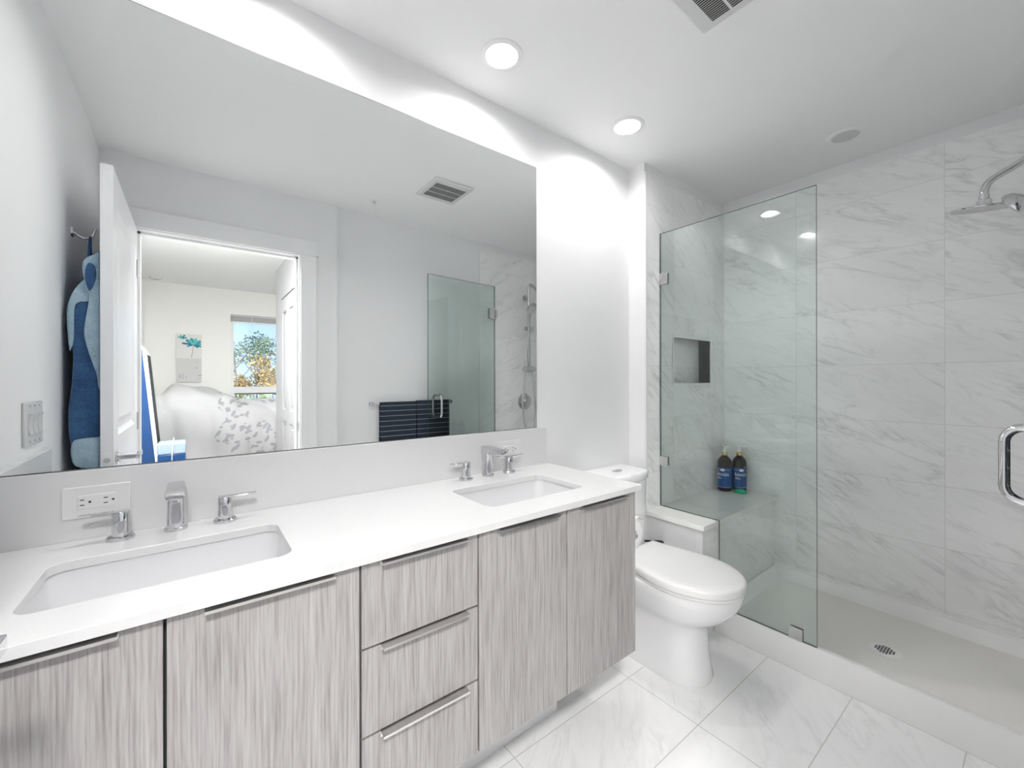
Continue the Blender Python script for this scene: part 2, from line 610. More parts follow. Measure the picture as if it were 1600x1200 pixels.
tt = MB().box(XSTUB - 0.001, XB, YN - 0.002, YN + 0.004, ZT, ZT + 0.007)
struct('trim_8', tt, M['trim'])
# shower back wall
wb = struct('wall_shower_back', MB().box(XB + 0.006, XB + 0.12, YT - 0.07, YM + 0.1, 0, CEIL), M['wall'])
struct('tile_cladding', MB().box(XB, XB + 0.006, YT, YN, 0.12, ZT), M['tile_back'], wb)
# wall with towel bar and shower head
wf = struct('wall_shower_head_side', MB().box(XSTEP - 0.02, 2.95, YT - 0.07, YT, 0, CEIL), M['wall'])
struct('tile_cladding', MB().box(1.95, XB, YT, YT + 0.006, 0.12, ZT), M['tile_front'], wf)
struct('trim_3', MB().box(1.938, 1.95, YT, YT + 0.008, 0.0, ZT), M['trim'])
# wall with the bedroom door
dw = MB().prism([(XL - 0.1, 0), (DX0 - 0.02, 0), (DX0 - 0.02, DZ + 0.02), (DX1 + 0.02, DZ + 0.02), (DX1 + 0.02, 0), (XSTEP, 0), (XSTEP, CEIL), (XL - 0.1, CEIL)],
                'y', YD - 0.12, YD)
struct('wall_door_side', dw, M['wall'])
# jambs and casings
jb = MB()
jb.box(DX0 - 0.02, DX0, YD - 0.125, YD + 0.004, 0, DZ)
jb.box(DX1, DX1 + 0.02, YD - 0.125, YD + 0.004, 0, DZ)
jb.box(DX0 - 0.02, DX1 + 0.02, YD - 0.125, YD + 0.004, DZ, DZ + 0.02)
jb.box(DX1 - 0.012, DX1, YD - 0.09, YD - 0.042, 0, DZ)
jb.box(DX0, DX0 + 0.012, YD - 0.09, YD - 0.042, 0, DZ)
jb.box(DX0, DX1, YD - 0.09, YD - 0.042, DZ - 0.012, DZ)
trim_jamb = struct('trim_4', jb, M['trim'])
obj('strike_plate', MB().box(DX1 - 0.001, DX1 + 0.0005, YD - 0.036, YD - 0.010, 0.93, 0.99), M['brushed'], trim_jamb)
for k, (y0, y1) in enumerate(((YD, YD + 0.016), (YD - 0.136, YD - 0.12))):
    cs = MB()
    cs.box(DX0 - 0.105, DX0 - 0.006, y0, y1, 0, DZ + 0.006)
    cs.box(DX1 + 0.006, DX1 + 0.100, y0, y1, 0, DZ + 0.006)
    e = 0.004 if k == 0 else -0.004
    cs.box(DX0 - 0.112, DX1 + 0.112, min(y0, y0 + e), max(y1, y1 + e), DZ + 0.006, DZ + 0.105)
    struct('trim_%d' % (5 + k), cs, M['trim'], bevel=0.002)

struct('baseboard_front', MB().box(DX1 + 0.1, XSTEP, YD, YD + 0.012, 0, 0.10).box(XSTEP, 1.938, YT, YT + 0.012, 0, 0.10), M['trim'], bevel=0.003)
struct('baseboard_back', MB().box(1.11, XSTUB, YM - 0.012, YM, 0, 0.10), M['trim'], bevel=0.003)

# half-height wall carrying the bench end
hw = MB().box(1.95, 2.0680, 1.0605, YN, 0, 0.5305)
struct('wall_half_height', hw, M['wall'])
struct('trim_7', MB().box(1.948, 1.960, 1.026, 1.0605, 0, 0.5305), M['trim'])

# ------------------------------------------------------------------ structure: bedroom behind the camera
struct('floor_bedroom', MB().box(BX - 0.1, 3.1, BY - 0.15, -0.178, -0.1, -0.002), M['carpet'])
struct('ceiling_bedroom', MB().box(BX - 0.1, 3.1, BY - 0.15, -0.178, CEIL, CEIL + 0.12), M['ceil'])
struct('wall_bedroom_left', MB().box(BX - 0.1, BX, BY - 0.15, -0.178, 0, CEIL), M['bedwall'])
WX0, WX1, WZ0, WZ1 = 0.388, 1.75, 0.72, 2.125
struct('wall_bedroom_far', MB().prism([(BX, 0), (3.0, 0), (3.0, CEIL), (BX, CEIL)], 'y', BY - 0.15, BY,
                                      holes=[[(WX0, WZ0), (WX1, WZ0), (WX1, WZ1), (WX0, WZ1)]]), M['bedwall'])
struct('wall_bedroom_right', MB().box(3.0, 3.1, BY - 0.15, -0.178, 0, CEIL), M['bedwall'])
struct('wall_bedroom_near', MB().box(0.71, 3.0, -0.30, -0.178, 0, CEIL), M['bedwall'])
# closet wall with bifold doors
CX = 0.71
struct('wall_closet', MB().prism([(-0.30, 0), (-0.42, 0), (-0.42, 2.085), (-1.87, 2.085), (-1.87, 0), (-2.21, 0), (-2.21, CEIL), (-0.30, CEIL)], 'x', CX, CX + 0.1), M['closet'])
cd = struct('door_2', MB().box(CX + 0.014, CX + 0.022, -1.86, -0.43, 0.012, 2.072), M['closet'], label='white bifold closet door with raised panels in the bedroom', cat='door')
for k in range(4):
    y1 = -0.435 - k * 0.3565
    y0 = y1 - 0.352
    lf = MB()
    x0, x1 = CX - 0.004, CX + 0.030
    for a, b, z0, z1 in ((y0, y0 + 0.07, 0.012, 2.07), (y1 - 0.07, y1, 0.012, 2.07), (y0 + 0.07, y1 - 0.07, 0.012, 0.18), (y0 + 0.07, y1 - 0.07, 0.86, 0.98), (y0 + 0.07, y1 - 0.07, 1.93, 2.07)):
        lf.box(x0, x1, a, b, z0, z1)
    lf.box(x0 + 0.004, x1 - 0.004, y0 + 0.10, y1 - 0.10, 1.03, 1.88)
    lf.box(x0 + 0.004, x1 - 0.004, y0 + 0.10, y1 - 0.10, 0.23, 0.81)
    struct('door_leaf', lf, M['closet'], cd, bevel=0.004)
obj('track', MB().box(CX + 0.004, CX + 0.03, -1.868, -0.422, 2.072, 2.085), M['slot'], cd)

# window
w1 = MB().prism([(WX0, WZ0), (WX1, WZ0), (WX1, WZ1), (WX0, WZ1)], 'y', BY - 0.10, BY - 0.03,
                holes=[[(WX0 + 0.035, 1.18), (WX1 - 0.035, 1.18), (WX1 - 0.035, WZ1 - 0.035), (WX0 + 0.035, WZ1 - 0.035)],
                       [(WX0 + 0.05, WZ0 + 0.05), (WX1 - 0.05, WZ0 + 0.05), (WX1 - 0.05, 1.08), (WX0 + 0.05, 1.08)]])
wi = struct('window_1', w1, M['trim'], label='white framed bedroom window looking onto autumn trees', cat='window')
obj('pane', MB().box(WX0 + 0.035, WX1 - 0.035, BY - 0.07, BY - 0.066, 1.18, WZ1 - 0.035), M['pane'], wi)
obj('pane', MB().box(WX0 + 0.05, WX1 - 0.05, BY - 0.07, BY - 0.066, WZ0 + 0.05, 1.08), M['pane'], wi)
obj('gasket', MB().box(WX0 + 0.04, WX1 - 0.04, BY - 0.031, BY - 0.026, 1.084, 1.096), M['slot'], wi)
bl = obj('window_blind', MB().box(WX0 + 0.004, WX1 - 0.004, BY - 0.028, BY + 0.006, 2.04, 2.105), M['blind'])
tag(bl, 'grey blind gathered up at the top of the bedroom window', 'blind')
obj('slat_stack', MB().box(WX0 + 0.006, WX1 - 0.006, BY - 0.026, BY + 0.004, 2.018, 2.034), M['trim'], bl)
obj('cord', MB().tube([(0.62, BY + 0.009, 2.10), (0.622, BY + 0.009, 1.98)], 0.003), M['trim'], bl)

# ------------------------------------------------------------------ outside
rng = random.Random(5)


def crown(mb, c, rad, n, size, mi=0):
    for _ in range(n):
        while True:
            p = Vector((rng.uniform(-1, 1), rng.uniform(-1, 1), rng.uniform(-1, 1)))
            if p.length < 1:
                break
        p = Vector(c) + Vector((p.x * rad[0], p.y * rad[1], p.z * rad[2]))
        a = Vector((rng.uniform(-1, 1), rng.uniform(-1, 1), rng.uniform(-1, 1))).normalized() * size * rng.uniform(0.6, 1.3)
        b = a.orthogonal().normalized() * size * rng.uniform(0.3, 0.6)
        mb.add([p - a, p + b, p + a, p - b], [(0, 1, 2, 3)], mi)


def tree(x, y, h, mat, label, seed, n=800, rad=0.95, base=0.5):
    rng.seed(seed)
    t = thing('tree', (x, y, -0.5), label, 'tree', 'trees outside the bedroom window')
    tr = MB().tube(bez([(x, y, -0.5), (x + 0.05, y, h * 0.4), (x - 0.05, y + 0.03, h * 0.92)], 4), [0.045 * (1 - 0.085 * i) for i in range(9)], 8)
    lv = MB()
    for k in range(9):
        a = rng.uniform(0, 2 * PI)
        zz = h * rng.uniform(base, 0.86)
        p = (x + math.cos(a) * rad * 0.7, y + math.sin(a) * rad * 0.6, zz + rng.uniform(0.1, 0.5))
        tr.tube([(x, y, zz - 0.35), ((x + p[0]) / 2, (y + p[1]) / 2, zz), p], [0.018, 0.012, 0.005], 6)
        crown(lv, p, (rad * 0.42, rad * 0.42, rad * 0.36), n // 10, 0.055)
    crown(lv, (x, y, h * 0.93), (rad * 0.4, rad * 0.4, h * 0.09), n // 10, 0.05)
    obj('trunk', tr, M['bark'], t)
    obj('foliage', lv, M[mat], t, smooth=False, normals=False)
    return t


struct('ground', MB().box(-30, 30, -45, BY - 0.16, -0.7, -0.5), M['lawn'])
tree(1.02, -12.3, 2.45, 'leafgreen', 'thin green tree at the left in the bedroom window', 1)
tree(1.95, -14.6, 2.75, 'leafgreen', 'thin green tree in the middle of the bedroom window', 2)
tree(3.35, -12.4, 2.4, 'leafgreen', 'thin green tree toward the right edge of the bedroom window', 3)
tree(5.9, -13.2, 2.6, 'leafgreen', 'green tree half hidden past the right side of the bedroom window', 4)
for k, (x, h, lab) in enumerate(((0.95, 1.55, 'golden autumn shrub at lower left in the bedroom window'), (1.45, 2.05, 'tall golden autumn shrub at centre of the bedroom window'),
                                 (1.95, 1.85, 'golden autumn shrub toward right in the bedroom window'), (2.7, 1.6, 'golden autumn shrub at the far right in the window'))):
    rng.seed(20 + k)
    t = thing('shrub', (x, -10.9 + 0.55 * (k % 2), -0.5), lab, 'shrub', 'golden shrubs outside the window')
    st = MB()
    lv = MB()
    for q in range(9):
        a = rng.uniform(0, 2 * PI)
        px, py, pz = x + 0.2 * math.cos(a), -10.9 + 0.55 * (k % 2) + 0.2 * math.sin(a), h * rng.uniform(0.5, 0.95)
        st.tube([(x, -10.9 + 0.55 * (k % 2), -0.5), (px, py, pz)], [0.02, 0.006], 5)
        crown(lv, (px, py, pz - 0.1), (0.18, 0.18, 0.26), 90, 0.05)
    obj('stems', st, M['bark'], t)
    obj('foliage', lv, M['leafgold'], t, smooth=False, normals=False)
rng.seed(77)
hd = MB()
hd.box(-4, 9, -9.1, -8.4, -0.5, 0.78)
for _ in range(5000):
    p = Vector((rng.uniform(-4, 9), rng.uniform(-8.9, -8.3), rng.uniform(-0.4, 0.98)))
    a = Vector((rng.uniform(-1, 1), rng.uniform(-1, 1), rng.uniform(-1, 1))).normalized() * 0.06
    b = a.orthogonal().normalized() * 0.03
    hd.add([p - a, p + b, p + a, p - b], [(0, 1, 2, 3)])
tag(obj('hedge', hd, M['leafpale'], smooth=False, normals=False), 'pale green clipped hedge seen through the lower window pane', 'hedge')

# ------------------------------------------------------------------ bedroom things
bed = thing('bed', (0.6, -2.9, 0), 'bed under a rumpled white duvet below the bedroom window', 'bed')
obj('bed_base', MB().box(-0.39, 1.60, -3.52, -2.30, 0.06, 0.36), M['paleblue'], bed, bevel=0.02)
obj('mattress', MB().box(-0.39, 1.60, -3.53, -2.30, 0.3605, 0.72), M['duvet'], bed, bevel=0.05, seg=3)
obj('headboard', MB().box(BX + 0.004, -0.405, -3.56, -2.27, 0.0, 0.95), M['trim'], bed, bevel=0.01)
for y in (-3.45, -2.36):
    for x in (-0.34, 1.56):
        obj('leg', MB().lathe([(0.025, 0), (0.03, 0.06)], (x, y, 0), n=12), M['bark'], bed)


def lerp_tab(tab, x):
    if x <= tab[0][0]:
        return tab[0][1]
    for (a, b), (c_, d) in zip(tab, tab[1:]):
        if x <= c_:
            t = (x - a) / (c_ - a)
            t = t * t * (3 - 2 * t)
            return b + (d - b) * t
    return tab[-1][1]


DT = [(-0.40, 1.02), (-0.26, 1.09), (-0.15, 1.165), (0.09, 1.145), (0.25, 1.08), (0.40, 1.01), (0.7, 0.985), (1.1, 0.95), (1.7, 0.90)]
nu, nv = 90, 60
dv = MB()
rows = []
for j in range(nv + 1):
    v = j / nv
    row = []
    for i in range(nu + 1):
        x = -0.395 + 2.06 * i / nu
        top = lerp_tab(DT, x)
        fold = 0.026 * math.sin(x * 15 + v * 6 + 1.5 * math.sin(x * 5)) + 0.016 * abs(math.sin(x * 11 - v * 9)) + 0.008 * math.sin(x * 41 + v * 14)
        if v < 0.42:                       # front drape, from the floor to the lip
            q = v / 0.42
            z = 0.06 + (top - 0.16 - 0.06) * q
            y = -2.25 - 0.03 * q + fold * (1 - 0.4 * q) + 0.03 * math.sin(z * 9 + x * 3)
        else:
            q = (v - 0.42) / 0.58
            ang = min(1.0, q / 0.22)
            z = top - 0.16 + 0.16 * math.sin(ang * PI / 2)
            y = -2.28 - 0.14 * (1 - math.cos(ang * PI / 2)) - 1.10 * max(0, (q - 0.12) / 0.88)
            z += 0.016 * math.sin(x * 9 + y * 6) + 0.012 * math.sin(x * 23 - y * 11) * (1 if q > 0.1 else 0) + fold * 0.3
            if q > 0.85:
                z -= (q - 0.85) * 2.0
        row.append((x, y, z))
    rows.append(row)
dv.loft(rows, False, False, closed=False)
du = obj('duvet', dv, M['duvet'], org=(0.6, -2.9, 0.9), normals=False, sharp=180)
sm = du.modifiers.new('thickness', 'SOLIDIFY')
sm.thickness = 0.03
sm.offset = -1
tag(du, 'rumpled white duvet with grey leaf shapes piled on the bed', 'duvet')

# canvas print on the far wall
cp = thing('canvas_print', (-0.04, BY, 1.54), 'tall canvas print of a teal flower hung on the bedroom wall', 'wall art')
yc = BY + 0.026
obj('canvas', MB().box(-0.163, 0.085, BY + 0.002, yc, 1.246, 1.836), M['canvas'], cp, bevel=0.003)
obj('grey_panel', MB().box(-0.162, 0.084, yc, yc + 0.001, 1.248, 1.538), M['canvasgrey'], cp)

def petal(k, cx, cz, ang, ln, wd, d):
    pts = []
    for i in range(14):
        t = 2 * PI * i / 14
        a, b = ln * (0.5 + 0.5 * math.cos(t)), wd * math.sin(t) * (0.75 + 0.25 * math.cos(2 * t))
        pts.append((cx + a * math.cos(ang) - b * math.sin(ang), cz + a * math.sin(ang) + b * math.cos(ang)))
    obj('petal', MB().prism(pts, 'y', yc, yc + d), M[('teal', 'tealpale', 'tealdark')[k]], cp)


for i, (a, l, wd, k) in enumerate(((10, 0.078, 0.024, 0), (35, 0.090, 0.03, 0), (70, 0.085, 0.032, 1), (105, 0.085, 0.032, 0), (140, 0.095, 0.032, 0), (172, 0.115, 0.022, 2),
                                   (200, 0.07, 0.014, 2), (322, 0.06, 0.016, 2), (345, 0.08, 0.02, 2), (55, 0.06, 0.02, 1), (125, 0.07, 0.022, 1))):
    petal(k, 0.005, 1.705, R(a), l, wd, 0.0012 + 0.0001 * i)
for i, (a, l, k) in enumerate(((20, 0.05, 0), (60, 0.055, 2), (110, 0.045, 0), (150, 0.05, 1))):
    petal(k, -0.105, 1.775, R(a), l, 0.016, 0.0012 + 0.0001 * i)
obj('painted_stem', MB().prism([(0.004, 1.70), (0.010, 1.70), (-0.012, 1.545), (-0.018, 1.545)], 'y', yc, yc + 0.0011), M['stempaint'], cp)
for x0, x1, z0, z1 in ((-0.13, -0.122, 1.29, 1.34), (-0.10, -0.094, 1.285, 1.35), (-0.07, -0.064, 1.29, 1.325), (0.04, 0.072, 1.283, 1.289), (0.055, 0.08, 1.32, 1.335), (0.03, 0.04, 1.41, 1.43)):
    obj('brush_mark', MB().box(x0, x1, yc, yc + 0.0016, z0, z1), M['greyink'], cp)

# blue leaning board and box
lb = thing('leaning_board', (-0.31, -1.55, 0), 'tall glossy blue board with a white edge leaning beside the bed', 'board')
obj('board', MB().prism([(-0.445, 0.0), (-0.185, 0.0), (-0.318, 1.535), (-0.40, 1.535)], 'y', -1.72, -1.42), M['bluegloss'], lb, bevel=0.003)
obj('edge_strip', MB().prism([(-0.183, 0.0), (-0.158, 0.0), (-0.286, 1.48), (-0.316, 1.535)], 'y', -1.722, -1.425), M['trim'], lb)
obj('dark_edge', MB().prism([(-0.157, 0.0), (-0.154, 0.0), (-0.282, 1.465), (-0.285, 1.465)], 'y', -1.722, -1.428), M['slot'], lb)
for z in (1.21, 1.03):
    obj('bracket', MB().box(-0.40, -0.345, -1.42, -1.412, z, z + 0.012).box(-0.352, -0.345, -1.42, -1.412, z - 0.04, z + 0.012), M['steel'], lb)
sb = thing('storage_box', (-0.13, -1.30, 0), 'blue storage box on the floor beside the bed, its lid coloured pale for reflected light', 'box')
obj('body', MB().box(-0.212, -0.046, -1.40, -1.20, 0.0, 0.70), M['bluegloss'], sb, bevel=0.008)
obj('lid', MB().box(-0.214, -0.044, -1.402, -1.198, 0.70, 0.785), M['paleblue'], sb, bevel=0.01, seg=3)  # pale colour paints the light reflected off the box top
wc = obj('white_cable', MB().tube(bez([(-0.125, -1.190, 0.0), (-0.12, -1.186, 0.4), (-0.128, -1.188, 0.64), (-0.116, -1.186, 0.83)], 6), 0.003, 8), M['trim'], org=(-0.12, -1.19, 0))
tag(wc, 'thin white cable hanging in front of the blue box', 'cable')

# bedroom ceiling lamps and detector
for k, (x, y) in enumerate(((-0.15, -0.62), (1.75, -1.5))):
    t = thing('added_ceiling_lamp', (x, y, CEIL), ('added fill lamp on the bedroom ceiling near the bathroom door', 'added fill lamp on the bedroom ceiling past the closet')[k], 'lamp', 'added bedroom fill lamps')
    obj('lamp_base', MB().lathe([(0.17, -0.03), (0.175, 0.0)], (x, y, CEIL), n=32), M['trim'], t)
    obj('diffuser', MB().lathe([(0.0, -0.085), (0.08, -0.08), (0.14, -0.06), (0.16, -0.03)], (x, y, CEIL), n=32), M['bulb'], t)
    area_lamp('added_lamp_light', (x, y, CEIL - 0.09), 0.3, BED_FILL_W[k], (1.0, 0.985, 0.96))
sd = obj('smoke_detector', MB().lathe([(0.05, -0.03), (0.058, -0.02), (0.062, 0.0)], (-0.33, -3.3, CEIL), n=32), M['whiteplastic'], org=(-0.33, -3.3, CEIL))
tag(sd, 'white round smoke detector on the bedroom ceiling', 'detector')

# ------------------------------------------------------------------ bedroom door, opened into the bathroom
FX, FB = -0.2335, -0.2685       # face toward the room, face toward the wall
L0, L1 = -0.045, 0.762
lf = MB()
for a, b, z0, z1 in ((L0, L0 + 0.115, 0.01, DZ - 0.004), (L1 - 0.115, L1, 0.01, DZ - 0.004), (L0 + 0.115, L1 - 0.115, 0.01, 0.24), (L0 + 0.115, L1 - 0.115, 0.90, 1.045), (L0 + 0.115, L1 - 0.115, 1.935, DZ - 0.004)):
    lf.box(FB, FX, a, b, z0, z1)
lf.box(FB + 0.011, FX - 0.011, L0 + 0.10, L1 - 0.10, 0.2, 1.96)
for z0, z1 in ((0.24, 0.90), (1.045, 1.935)):         # sloping panel mouldings on both faces
    for xf, s in ((FX, -1), (FB, 1)):
        y0, y1 = L0 + 0.115, L1 - 0.115
        ring = lambda e, d: [(xf + s * d, y0 + e, z0 + e), (xf + s * d, y1 - e, z0 + e), (xf + s * d, y1 - e, z1 - e), (xf + s * d, y0 + e, z1 - e)]
        lf.loft([ring(0, 0.0), ring(0.022, 0.011)], False, False)
        lf.loft([ring(0.04, 0.0111), ring(0.065, 0.004)], False, True)
door = struct('door_1', lf, M['doorpaint'], org=(FX, L0, 0), smooth=False, label='white panelled bedroom door opened against the left wall', cat='door')
for s, xf in ((1, FX), (-1, FB)):
    h = MB()
    yl, zl = 0.700, 0.965
    h.lathe([(0.0265, 0), (0.0265, 0.009), (0.023, 0.012)], (xf, yl, zl), (s, 0, 0), 32)
    k = 0.062 if s > 0 else 0.040
    h.lathe([(0.0105, 0.008), (0.0105, k)], (xf, yl, zl), (s, 0, 0), 20)
    xe = xf + s * k
    h.obox((xe, yl - 0.048, zl), (0.0065, 0, 0), (0, 0.062, 0), (0, 0, 0.0095))
    obj('lever_handle', h, M['chrome'], door, bevel=0.002)
obj('latch_plate', MB().box(FB + 0.006, FX - 0.006, L1 - 0.001, L1 + 0.0008, 0.935, 0.995), M['trim'], door)
obj('latch_bolt', MB().lathe([(0.0095, 0), (0.0095, 0.006), (0.007, 0.010)], ((FX + FB) / 2, L1, 0.965), (0, 1, 0), 16), M['steel'], door)
for z in (0.25, 1.05, 1.85):
    obj('hinge', MB().tube([(FX + 0.004, L0 - 0.001, z - 0.045), (FX + 0.004, L0 - 0.001, z + 0.045)], 0.0055, 10), M['brushed'], door)

# ------------------------------------------------------------------ robe on its hook
hk = thing('robe_hook', (XL, 0.55, 1.84), 'small metal robe hook on the left wall behind the door', 'hook')
obj('hook_plate', MB().lathe([(0.02, 0), (0.018, 0.006)], (XL, 0.55, 1.84), (1, 0, 0), 20), M['steel'], hk)
obj('hook_arm', MB().tube(bez([(XL + 0.004, 0.55, 1.84), (XL + 0.03, 0.55, 1.822), (XL + 0.056, 0.55, 1.832), (XL + 0.066, 0.55, 1.865)], 6), 0.0045, 10), M['steel'], hk)

robe = thing('bathrobe', (-0.32, 0.55, 0.60), 'blue plush bathrobe with pale blue lining hanging behind the door', 'robe')
NR = 56


def robe_ring(z, y0, y1, xc, th, ph, amp):
    out = []
    for k in range(NR):
        t = 2 * PI * k / NR
        cx_, sy = math.cos(t), math.sin(t)
        yy = (y0 + y1) / 2 + (y1 - y0) / 2 * (abs(sy) ** 0.8) * (1 if sy >= 0 else -1)
        f = amp * math.sin(yy * 46 + ph + 1.2 * math.sin(z * 4)) + amp * 0.6 * math.sin(yy * 95 + ph * 2)
        xx = xc + th * (abs(cx_) ** 0.7) * (1 if cx_ >= 0 else -1) + (f if cx_ > 0 else 0)
        out.append((min(max(xx, XL + 0.004), FB - 0.004), yy, z))
    return out


rb = MB()
rings = []
for z, y0, y1, th, amp in ((0.60, 0.16, 0.70, 0.032, 0.008), (0.75, 0.17, 0.70, 0.036, 0.008), (0.95, 0.18, 0.70, 0.038, 0.008), (1.15, 0.18, 0.70, 0.039, 0.007), (1.3, 0.19, 0.70, 0.040, 0.006), (1.45, 0.20, 0.695, 0.041, 0.005),
                           (1.55, 0.24, 0.69, 0.040, 0.004), (1.62, 0.30, 0.675, 0.036, 0.003), (1.68, 0.38, 0.655, 0.030, 0.002), (1.72, 0.45, 0.62, 0.018, 0.0)):
    rings.append(robe_ring(z, y0, y1, -0.311, th * 0.9, z * 3, amp))
rb.loft(rings)
obj('robe_body', rb, M['denim'], robe, sharp=180)
# pieces that face the vanity: each has its own outline (x, z), place y and thickness


def puff(outline, y, depth, steps=5):
    """rounded cushion-like solid over an x-z outline, bulging toward +y"""
    n = len(outline)
    cx_ = sum(p[0] for p in outline) / n
    cz_ = sum(p[1] for p in outline) / n
    mb = MB()
    rings = [[(x, y - 0.03, z) for x, z in outline]]
    for k in range(steps + 1):
        a = PI / 2 * k / steps
        f = math.cos(a) * 0.28 + 0.72 if k < steps else 0.70
        rings.append([(cx_ + (x - cx_) * f, y + depth * math.sin(a), cz_ + (z - cz_) * (1 - (1 - f) * 0.35)) for x, z in outline])
    mb.loft(rings)
    return mb


def smooth_closed(pts, n=6):
    P = [Vector((p[0], p[1], 0)) for p in pts]
    m = len(P)
    out = []
    for i in range(m):
        a, b, c_, d = P[i - 1], P[i], P[(i + 1) % m], P[(i + 2) % m]
        for k in range(n):
            t = k / n
            q = 0.5 * ((2 * b) + (c_ - a) * t + (2 * a - 5 * b + 4 * c_ - d) * t * t + (3 * b - a - 3 * c_ + d) * t ** 3)
            out.append((q.x, q.y))
    return out


YR = 0.905
for nm, mt, y_, dp, ol in (
        ('sleeve', 'denim', 0.905, 0.035, [(-0.321, 1.456), (-0.314, 1.495), (-0.295, 1.53), (-0.262, 1.53), (-0.228, 1.486), (-0.224, 1.26), (-0.226, 1.045), (-0.27, 1.03), (-0.316, 1.04), (-0.325, 1.144), (-0.316, 1.248), (-0.313, 1.342), (-0.319, 1.394)]),
        ('lapel', 'sherpa', 0.925, 0.024, [(-0.264, 1.60), (-0.226, 1.605), (-0.218, 1.42), (-0.219, 1.247), (-0.234, 1.22), (-0.250, 1.262), (-0.264, 1.312), (-0.274, 1.348), (-0.285, 1.40), (-0.286, 1.434), (-0.277, 1.503), (-0.270, 1.556)]),
        ('shoulder_trim', 'sherpa', 0.93, 0.012, [(-0.272, 1.605), (-0.255, 1.58), (-0.262, 1.528), (-0.296, 1.518), (-0.310, 1.491), (-0.312, 1.394), (-0.319, 1.358), (-0.325, 1.456), (-0.322, 1.510), (-0.304, 1.565)]),
        ('hood', 'sherpa', 0.915, 0.035, [(-0.290, 1.642), (-0.281, 1.666), (-0.257, 1.682), (-0.224, 1.686), (-0.218, 1.574), (-0.252, 1.548), (-0.270, 1.538), (-0.285, 1.587)]),
        ('hood_inside', 'denim', 0.945, 0.012, [(-0.281, 1.622), (-0.273, 1.648), (-0.258, 1.640), (-0.254, 1.608), (-0.262, 1.568), (-0.272, 1.556), (-0.281, 1.588)]),
        ('cuff', 'sherpa', 0.92, 0.036, [(-0.313, 1.058), (-0.295, 1.068), (-0.242, 1.070), (-0.224, 1.060), (-0.222, 0.975), (-0.25, 0.965), (-0.304, 0.977), (-0.317, 1.018)])):
    ol = [(min(x * 1.108, FB - 0.003), CAMZ + (z - CAMZ) * 1.108) for x, z in ol]
    ol = [(min(x, FB - 0.0025), z) for x, z in smooth_closed(ol)]
    obj(nm, puff(ol, y_ - 0.215, dp), M[mt], robe, sharp=70)
obj('hanging_loop', MB().tube(bez([(-0.325, 0.585, 1.70), (-0.324, 0.562, 1.80), (-0.322, 0.55, 1.831), (-0.324, 0.538, 1.80), (-0.325, 0.515, 1.70)], 5), 0.004, 8), M['denim'], robe)

# ------------------------------------------------------------------ light switch on left wall
sw = thing('light_switch', (XL, 1.066, 1.135), 'white three-gang light switch plate on the left wall', 'switch')
obj('plate', MB().box(XL, XL + 0.007, 0.98, 1.152, 1.072, 1.198), M['whiteplastic'], sw, bevel=0.003)
for k in range(3):
    yk = 1.02 + 0.046 * k
    rk = MB()
    prof = [(0.0075, 1.103), (0.0125, 1.106), (0.0095, 1.12), (0.008, 1.135), (0.010, 1.15), (0.0135, 1.164), (0.0075, 1.167)]
    rk.loft([[(XL + d, y, z) for d, z in prof] + [(XL + 0.006, y, 1.167), (XL + 0.006, y, 1.103)] for y in (yk - 0.0165, yk + 0.0165)])
    obj('rocker', rk, M['whiteplastic'], sw)
    for zk in (1.084, 1.186):
        obj('screw', MB().lathe([(0.003, 0), (0.003, 0.001)], (XL + 0.007, yk, zk), (1, 0, 0), 10), M['steel'], sw)

# ------------------------------------------------------------------ mirror
mr = MB()
mr.box(XL + 0.001, 1.2507, 1.4400, 1.4435, 1.0415, 2.2343, 1)
mr.add([(XL + 0.0025, 1.43995, 1.0430), (1.2492, 1.43995, 1.0430), (1.2492, 1.43995, 2.2328), (XL + 0.0025, 1.43995, 2.2328)], [(0, 1, 2, 3)], 0)
tag(obj('wall_mirror', mr, [M['mirror'], M['mirroredge']], org=(0.44, 1.44, 1.0415), smooth=False), 'large frameless mirror spanning the wall above the vanity', 'mirror')

# ------------------------------------------------------------------ countertop, splashes, basins
SINKS = [(-0.030, 'left'), (0.912, 'right')]
SW, SY0, SY1 = 0.207, 1.022, 1.272
ct = MB().prism([(XL + 0.001, YC), (XC, YC), (XC, YM - 0.002), (XL + 0.001, YM - 0.002)], 'z', ZC - 0.0205, ZC,
                holes=[rrect(x - SW, x + SW, SY0, SY1, 0.032) for x, _ in SINKS])
tag(obj('countertop', ct, M['quartz'], org=(0.46, 1.17, ZC - 0.02), bevel=0.0012), 'long white quartz countertop with two sink cut-outs on the vanity', 'countertop')
tag(obj('backsplash', MB().box(XL + 0.014, 1.2954, 1.424, 1.4435, ZC, 1.0405), M['quartz'], org=(0.46, 1.43, ZC), bevel=0.001), 'low white quartz backsplash below the big mirror', 'backsplash')
tag(obj('side_splash', MB().box(XL, XL + 0.0135, YC + 0.002, 1.4395, ZC, 1.038), M['quartz'], org=(XL, 1.17, ZC), bevel=0.001), 'white quartz side splash on the left wall at the counter end', 'backsplash')
